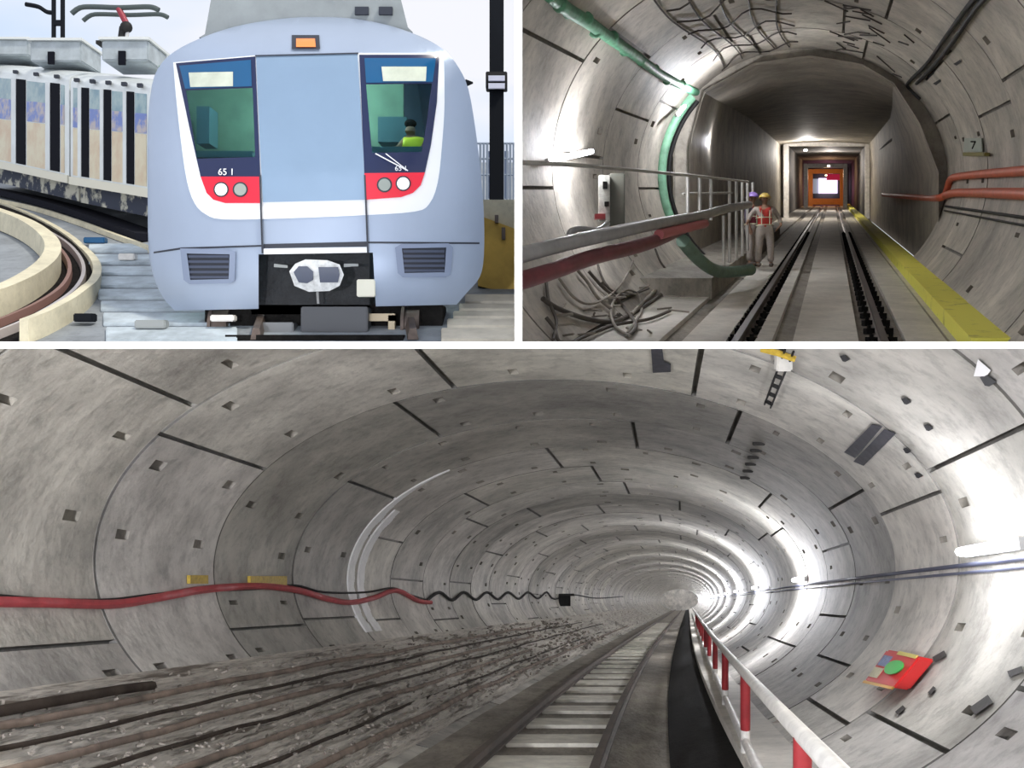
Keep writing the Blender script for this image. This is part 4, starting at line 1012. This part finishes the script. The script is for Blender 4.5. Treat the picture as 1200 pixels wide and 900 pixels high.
# coaches behind
cw = mat('coach_white', (.70, .74, .74), .35, metal=.3, var=.12, scale=3)
cglass = mat('coach_glass', (.12, .22, .27), .08, var=.5, scale=3.5, col2=(.30, .42, .44), thr=(.42, .6)); cstripe = mat('coach_stripe', (.10, .16, .42), .3, var=.3, scale=5, col2=(.45, .40, .40), thr=(.42, .55))  # greenish mottle paints reflections into the window colour
clow = mat('coach_lower', (.62, .56, .40), .35, metal=.2, var=.15, scale=3, col2=(.60, .45, .30), thr=(.35, .6)); cdoor = mat('door_gap', (.008, .009, .014), .9, spec=.1)
cdark = mat('coach_underside', (.42, .42, .36), .7, var=.3, scale=3.5, col2=(.02, .03, .06), thr=(.50, .58))
croof = mat('coach_roof', (.58, .62, .62), .5, var=.25, scale=4)
def coach(A_, B_, rA, rB, doors, label):
    """A_,B_: (px, depth); rows: (cantrail, window bottom, skirt bottom, roof top)"""
    root = empty('railway_coach', (0, 0, 0)); tag(root, label, 'coach', 'coaches behind the cab')
    def pnt(u, row, off=0.):     # u along, row 0..3 interpolated
        px = A_[0]+(B_[0]-A_[0])*u; inv = 1/A_[1]+(1/B_[1]-1/A_[1])*u
        d = 1/inv
        def rr(t): i = int(t); f = t-i; a = t; R_ = (rA, rB); return [R_[s][i]*(1-f)+R_[s][min(i+1, 4)]*f for s in (0, 1)]
        ya, yb = rr(row); p = W(px, ya+(yb-ya)*u, d)
        return p+nrm_*off
    p0 = W(A_[0], 150, A_[1]); p1 = W(B_[0], 150, B_[1]); dv = (p1-p0); dv.z = 0; nrm_ = Vector((-dv.y, dv.x, 0)).normalized()
    if nrm_.y > 0: nrm_ = -nrm_
    back = -nrm_
    def panel(u0, u1, r0, r1, off, t, name, m, par=root):
        q = [pnt(u0, r1, off), pnt(u1, r1, off), pnt(u1, r0, off), pnt(u0, r0, off)]; return MB().hexa(q+[x-nrm_*t for x in q]).build(name, m, par)
    # shell : side + curved roof
    mb = MB(); secs = []
    for u in (0, 1):
        s = [pnt(u, 3), pnt(u, 1)]; top = pnt(u, 0); h = (top-pnt(u, 1)).z
        for k in range(1, 7):
            a = PI/2*k/6; s.append(pnt(u, 1)+back*(.95*(1-math.cos(a)))+Vector((0, 0, h*math.sin(a))))
        for k in range(5, -1, -1):
            a = PI/2*k/6; s.append(pnt(u, 1)+back*(1.9-.95*(1-math.cos(a)))+Vector((0, 0, h*math.sin(a))))
        s.append(pnt(u, 3)+back*1.9); secs.append(s)
    for k in range(len(secs[0])-1): mb.quad([secs[0][k], secs[0][k+1], secs[1][k+1], secs[1][k]])
    mb.quad(secs[0]); mb.quad(secs[1]); mb.quad([secs[0][0], secs[0][-1], secs[1][-1], secs[1][0]])
    mb.build('shell', cw, root, smooth=40)
    us = [0.03]+[x for d_ in doors for x in (d_-.0, d_+.12)]+[.98]
    for k in range(0, len(us), 2):
        u0, u1 = us[k], us[k+1]
        if u1-u0 < .03: continue
        u0 += .015; u1 -= .015
        wf = panel(u0, u1, 1.12, 1.55, .01, .02, 'window', cglass); panel(u0, u1, 1.55, 1.98, .012, .02, 'blue_band', cstripe); panel(u0, u1, 2.0, 2.9, .01, .02, 'lower_panel', clow)
    for d_ in doors:
        q = panel(d_, d_+.085, 1.1, 2.9, .014, .02, 'door', cdoor)
        panel(d_+.087, d_+.13, 1.1, 2.9, .02, .03, 'door_post', cw)
    panel(0, 1, 2.93, 3.2, .03, .1, 'skirt_rail', mat('skirt_cream', (.74, .72, .60), .5))
    panel(0, 1, 3.2, 4.0, -.15, 1.4, 'undergear', cdark)
    for k in range(5): MB().box(pnt(.1+.2*k, .86, .03), (.07, .06, .05)).build('roof_lug', seam, root)
    return root
coach((176, 13.9), (83, 15.7), (86, 104, 158, 226, 256), (78, 96, 150, 211, 236), [.20, .49, .77], 'nearer coach with dark doors directly behind the cab')
coach((81, 15.8), (-40, 19.0), (76, 94, 148, 210, 235), (66, 80, 136, 184, 206), [.09, .42, .78], 'farther coach at the left edge behind the first coach')
# roof units
rum = mat('roof_box_grey', (.40, .45, .48), .5, var=.3, scale=4); rlid = mat('roof_lid', (.66, .69, .68), .5)
for j, (x0, x1, y0, y1, d, lb) in enumerate(((48, 108, 56, 80, 16.6, 'middle grey roof unit with raised lid on the coaches'), (131, 186, 56, 80, 14.9, 'grey roof unit nearest the cab on the coaches'), (-20, 46, 54, 72, 18.2, 'grey roof unit at the left edge on the far coach'))):
    root = empty('roof_unit', W((x0+x1)/2, y1, d)); tag(root, lb, 'roof unit', 'roof units on the coaches')
    MB().box(W((x0+x1)/2, (y0+y1)/2, d+.4), ((x1-x0)/FPX*d, .8, (y1-y0)/FPX*d)).build('case', rum, root, bevel=.02)
    MB().box(W((x0+x1)/2, y0-1, d+.4), ((x1-x0+4)/FPX*d, .9, .04)).build('lid', rlid, root)
    MB().box(W(x0+12, (y0+y1)/2, d-.02), (.10, .04, .2)).build('grille', cdoor, root)
# pantograph
root = empty('pantograph', W(142, 56, 15.2)); tag(root, 'raised pantograph with dark red arm on the coach roof', 'pantograph')
dp = 15.2; rdk = mat('dark_red_arm', (.30, .03, .05), .5)
MB().tube([W(141, 54, dp), W(144, 32, dp)], .055, 8).build('lower_arm', M['cable_dk'], root, smooth=60); MB().tube([W(147, 54, dp), W(150, 34, dp)], .03, 8).build('lower_rod', M['lampbody'], root, smooth=60)
MB().tube([W(151, 33, dp), W(139, 10, dp)], .045, 8).build('upper_arm', rdk, root, smooth=60); MB().sphere(W(148, 32, dp), .09).build('knuckle', M['cable_dk'], root, smooth=60)
P = cat([W(84, 16, dp), W(94, 9, dp), W(110, 8, dp), W(140, 9, dp), W(170, 8, dp), W(180, 9, dp), W(186, 12, dp)], 3)
MB().tube(P, .04, 8).tube([p+Vector((0, .4, .02)) for p in P], .035, 8).build('contact_head', mat('contact_strip', (.06, .08, .08), .5), root, smooth=60)
MB().box(W(142, 55, dp), (.55, .5, .05)).build('base_frame', M['cable_dk'], root)
# masts
mk = mat('mast_black', (.008, .01, .014), .8, spec=.15); dm = 20.0
root = empty('catenary_mast', W(68, 60, dm)); tag(root, 'twin post black catenary mast behind the coaches at the left', 'mast')
MB().tube([W(63, 110, dm), W(63, -12, dm)], .045, 8).build('post', mk, root); MB().tube([W(73.5, 110, dm), W(73.5, -12, dm)], .045, 8).build('post', mk, root)
MB().box(W(68, 27, dm), (.2, .08, .10)).build('tie_plate', mk, root); MB().tube(cat([W(30, 5, dm), W(45, 8, dm), W(55, 14, dm), W(64, 15, dm)], 4), .045, 6).build('arm', mk, root)
dm = 14.5; root = empty('catenary_mast', W(582, 250, dm)); tag(root, 'tall single black mast with white bands right of the train', 'mast')
MB().box(W(582, 118, dm), (16.5/FPX*dm, .18, 262/FPX*dm)).build('post', mk, root, bevel=.01)
q = MB().box(W(582, 96, dm-.02), (25/FPX*dm, .26, 19/FPX*dm)).build('clamp', M['cable_dk'], root, bevel=.01)
for y in (92, 101): MB().box(W(582, y, dm-.17), (19/FPX*dm, .05, 6/FPX*dm)).build('white_band', mat('band_lilac', (.70, .72, .86), .5), q)
# small sign on a wire
c_ = W(549, 97, 14); mb = MB(); mb.hexa([c_+Vector((-.05, 0, -.05)), c_+Vector((.06, 0, 0)), c_+Vector((.06, .05, 0)), c_+Vector((-.05, .05, -.05)), c_+Vector((-.04, 0, .05)), c_+Vector((.06, 0, .012)), c_+Vector((.06, .05, .012)), c_+Vector((-.04, .05, .05))])
mb.box(c_+Vector((-.05, .6, 0)), (.02, 1.2, .02))
tag(mb.build('marker', mk), 'little black pointed marker beside the right shoulder of the train', 'marker')
# railing at the right
rl = mat('railing_blue', (.30, .36, .46), .5); dm = 16.0
root = empty('railing', W(582, 233, dm)); tag(root, 'blue grey parapet railing behind the tall mast', 'railing')
for y in (168, 186, 205): MB().tube([W(552, y, dm), W(603, y, dm)], .018, 6).build('rail', rl, root)
for x in (563, 567, 571, 590, 594, 598, 602): MB().tube([W(x, 168, dm), W(x, 234, dm)], .022, 6).build('post', rl, root)
MB().box(W(583, 205, dm+.15), (26/FPX*dm, .04, 56/FPX*dm)).build('mesh_panel', mat('blue_panel', (.13, .18, .32), .6), root)
# parapet at right
mb = MB()
P = [(560, 234), (603.2, 234), (603.2, 270), (560, 254)]; a = [W(x, y, 11.3) for x, y in P]; mb.hexa(a+[p+Vector((0, .5, 0)) for p in a])
tag(mb.build('wall_parapet_cap', cream), 'cream parapet top right of the train', kind='structure')
mb = MB(); P = [(560, 252), (603.2, 268), (603.2, 345), (560, 335)]; a = [W(x, y, 11.2) for x, y in P]; mb.hexa(a+[p+Vector((0, .3, 0)) for p in a])
tag(mb.build('wall_parapet', ochre), 'ochre parapet face right of the train', kind='structure')
for x, y, h_ in ((582, 257, 9), (590, 274, 14)):
    tag(MB().box(W(x, y, 11.15), (.04, .1, h_/FPX*11)).build('drain_spout', M['steel']), 'small rusty drain spout on the ochre parapet, '+('upper' if y < 260 else 'lower'), 'spout')
tag(MB().box(G(567, 332, .05), (.12, .12, .12)).build('cable_bracket', mk, bevel=.01), 'black cable bracket on the deck by the right corner of the train', 'bracket')
# transverse deck slabs
slabA = mat('deck_slab', (.46, .53, .58), .65, var=.4, scale=3, bump=.2); slabB = mat('deck_slab_warm', (.62, .57, .47), .65, var=.25, scale=3, bump=.2)
def slab(x0a, x1a, y0, y1, m_, lb, h=.035, grp=None):
    a = [G(x0a, y1), G(x1a, y1), G(x1a, y0), G(x0a, y0)]
    tag(MB().hexa(a+[p+Vector((0, 0, h)) for p in a]).build('deck_slab', m_, bevel=.008, clip=CLIP_A), lb, 'slab', grp)
ys = [284, 297, 311, 323, 338, 352, 366, 383, 402]
for k in range(len(ys)-1): slab(112+max(0, k-3)*3-(8 if k < 2 else 0), 215+k*9, ys[k]+4.2, ys[k+1], slabA, ['farthest', 'second', 'third', 'fourth', 'fifth', 'sixth', 'seventh', 'nearest'][k]+' pale blue grey deck slab left of the cab', grp='deck slabs left of the cab')
ys = [346, 357, 366, 375, 386, 402]
for k in range(len(ys)-1): slab(545-k*7, 603, ys[k]+2.4, ys[k+1], slabB, ['farthest', 'second', 'third', 'fourth', 'nearest'][k]+' warm grey deck slab right of the cab', grp='deck slabs right of the cab')
for (x, y, wd, m_, lb) in ((178, 389, 34, bpy.data.materials['hose_grey'], 'dark clamp on the nearest deck slab left of the cab'), (100, 381, 22, mk, 'black clip beside the cream kerb'), (112, 288, 34, bpy.data.materials['deep_blue_glass'], 'blue cable cover at the far end of the deck slabs'), (150, 308, 24, M['white'], 'white cable cover on the third deck slab')):
    tag(MB().box(G(x, y, .07), (wd/FPX*10, .12, .08)).build('cable_cover', m_, bevel=.01), lb, 'cover')
bx = mat('cream_bracket', (.60, .50, .34), .6)
c_ = W(447, 372, 9.62); MB().box(c_, (.26, .1, .07)).box(c_+Vector((.10, 0, -.08)), (.06, .1, .2)).build('angle_bracket', bx, train)
MB().box(W(262, 373, 9.5), (.22, .12, .06)).build('cab_step', M['white'], train, bevel=.01)
# running rails beneath the train
for x, lb in ((300, 'left rail under the cab'), (484, 'right rail under the cab')):
    p = W(x, 398, 9.2); q = p+Vector((-.4, 2.5, SLOPE*2.5)); tag(MB().sweep([p, q], [(-.05, 0), (.05, 0), (.03, .1), (-.03, .1)]).build('rail', M['steel']), lb, 'rail')
tag(MB().box(W(372, 397, 9.35), (1.6, .3, .07)).build('track_bed', M['dark'], clip=CLIP_A), 'track bed directly under the cab, black for the shade of the train put into its colour', 'track bed')  # shadow under the train painted as a black bed

# curved neighbouring track at left
def gcurve(pts, h=0., n=7): return cat([G(x, y, h) for x, y in pts], n)
K1 = [(-60, 222), (-20, 233), (20, 246), (55, 262), (85, 281), (105, 302), (114, 325), (108, 350), (88, 371), (55, 391), (28, 403)]
K2 = [(-60, 250), (-30, 258), (0, 268), (30, 281), (52, 297), (62, 314), (56, 332), (34, 351), (0, 369), (-40, 383)]
RA = [(-60, 236), (-25, 246), (10, 258), (45, 272), (75, 289), (93, 308), (98, 327), (88, 347), (62, 367), (25, 387), (-15, 403)]
RBp = [(-60, 243), (-28, 252), (5, 264), (38, 277), (64, 293), (79, 311), (81, 328), (70, 346), (44, 364), (10, 380), (-30, 396)]
mb = MB(); a = gcurve(K1, .012); b = gcurve([(-60, 247), (-30, 255), (0, 266), (30, 279), (54, 296), (65, 314), (58, 333), (36, 352), (0, 372), (-30, 386), (-60, 398)], .012)
for k in range(min(len(a), len(b))-1): mb.quad([a[k], b[k], b[k+1], a[k+1]]); mb.quad([a[k]-Vector((0, 0, .02)), b[k]-Vector((0, 0, .02)), b[k+1]-Vector((0, 0, .02)), a[k+1]-Vector((0, 0, .02))])
tag(mb.build('floor_curved_bed', mat('dark_ballast', (.016, .014, .014), .95, var=.5, scale=8, bump=.6, spec=.05), clip=CLIP_A), 'dark bed of the curved track at the left', kind='structure')
MBk = MB(); pk_ = gcurve(K1); nk_ = len(pk_)
for k in range(nk_-1):
    seg = [pk_[k], pk_[k+1]]; q_ = []
    for j_, p_ in zip((k, k+1), seg):
        t_ = pk_[min(j_+1, nk_-1)]-pk_[max(j_-1, 0)]; t_.z = 0; t_.normalize(); a_ = Vector((t_.y, -t_.x, 0))*.045
        f_ = j_/(nk_-1); h_ = .03+.19*min(1, max(0, (f_-.45)/.3)); q_.append((p_-a_, p_+a_, h_))
    (l0, r0, h0), (l1, r1, h1) = q_; z0 = Vector((0, 0, h0)); z1 = Vector((0, 0, h1))
    MBk.hexa([l0, r0, r1, l1, l0+z0, r0+z0, r1+z1, l1+z1])
tag(MBk.build('kerb', cream, clip=CLIP_A), 'outer cream kerb of the curved track at the left', 'kerb')
MBk = MB().sweep(gcurve(K2), [(-.09, 0), (.09, 0), (.09, .28), (-.09, .28)]); tag(MBk.build('kerb', cream, clip=CLIP_A), 'inner cream wall of the curved track at the left edge', 'kerb')
rt = mat('bright_rail', (.62, .56, .56), .3, metal=.5)
for pts, lb in ((RA, 'outer curved rail at the left'), (RBp, 'inner brownish curved rail at the left')):
    m_ = rt if pts is RA else mat('brown_rail', (.22, .12, .10), .5)
    tag(MB().sweep(gcurve(pts), [(-.03, 0), (.03, 0), (.02, .09), (-.02, .09)]).build('rail', m_, clip=CLIP_A), lb, 'rail')
# dark third line and far kerb beside the coaches
MBk = MB().sweep(gcurve([(-60, 226), (-10, 236), (40, 247), (90, 263), (130, 278), (165, 291), (178, 297)]), [(-.04, 0), (.04, 0), (.04, .07), (-.04, .07)]); tag(MBk.build('kerb', cream, clip=CLIP_A), 'pale kerb between the coaches and the curved track', 'kerb')
MBk = MB().sweep(gcurve([(-60, 217), (-10, 226), (40, 237), (90, 251), (130, 265), (178, 283)]), [(-.22, 0), (.22, 0), (.22, .10), (-.22, .10)]); tag(MBk.build('cable_trough', mat('trough_dark', (.012, .013, .02), .9, spec=.1), clip=CLIP_A), 'dark cable trough beside the coach wheels', 'trough')
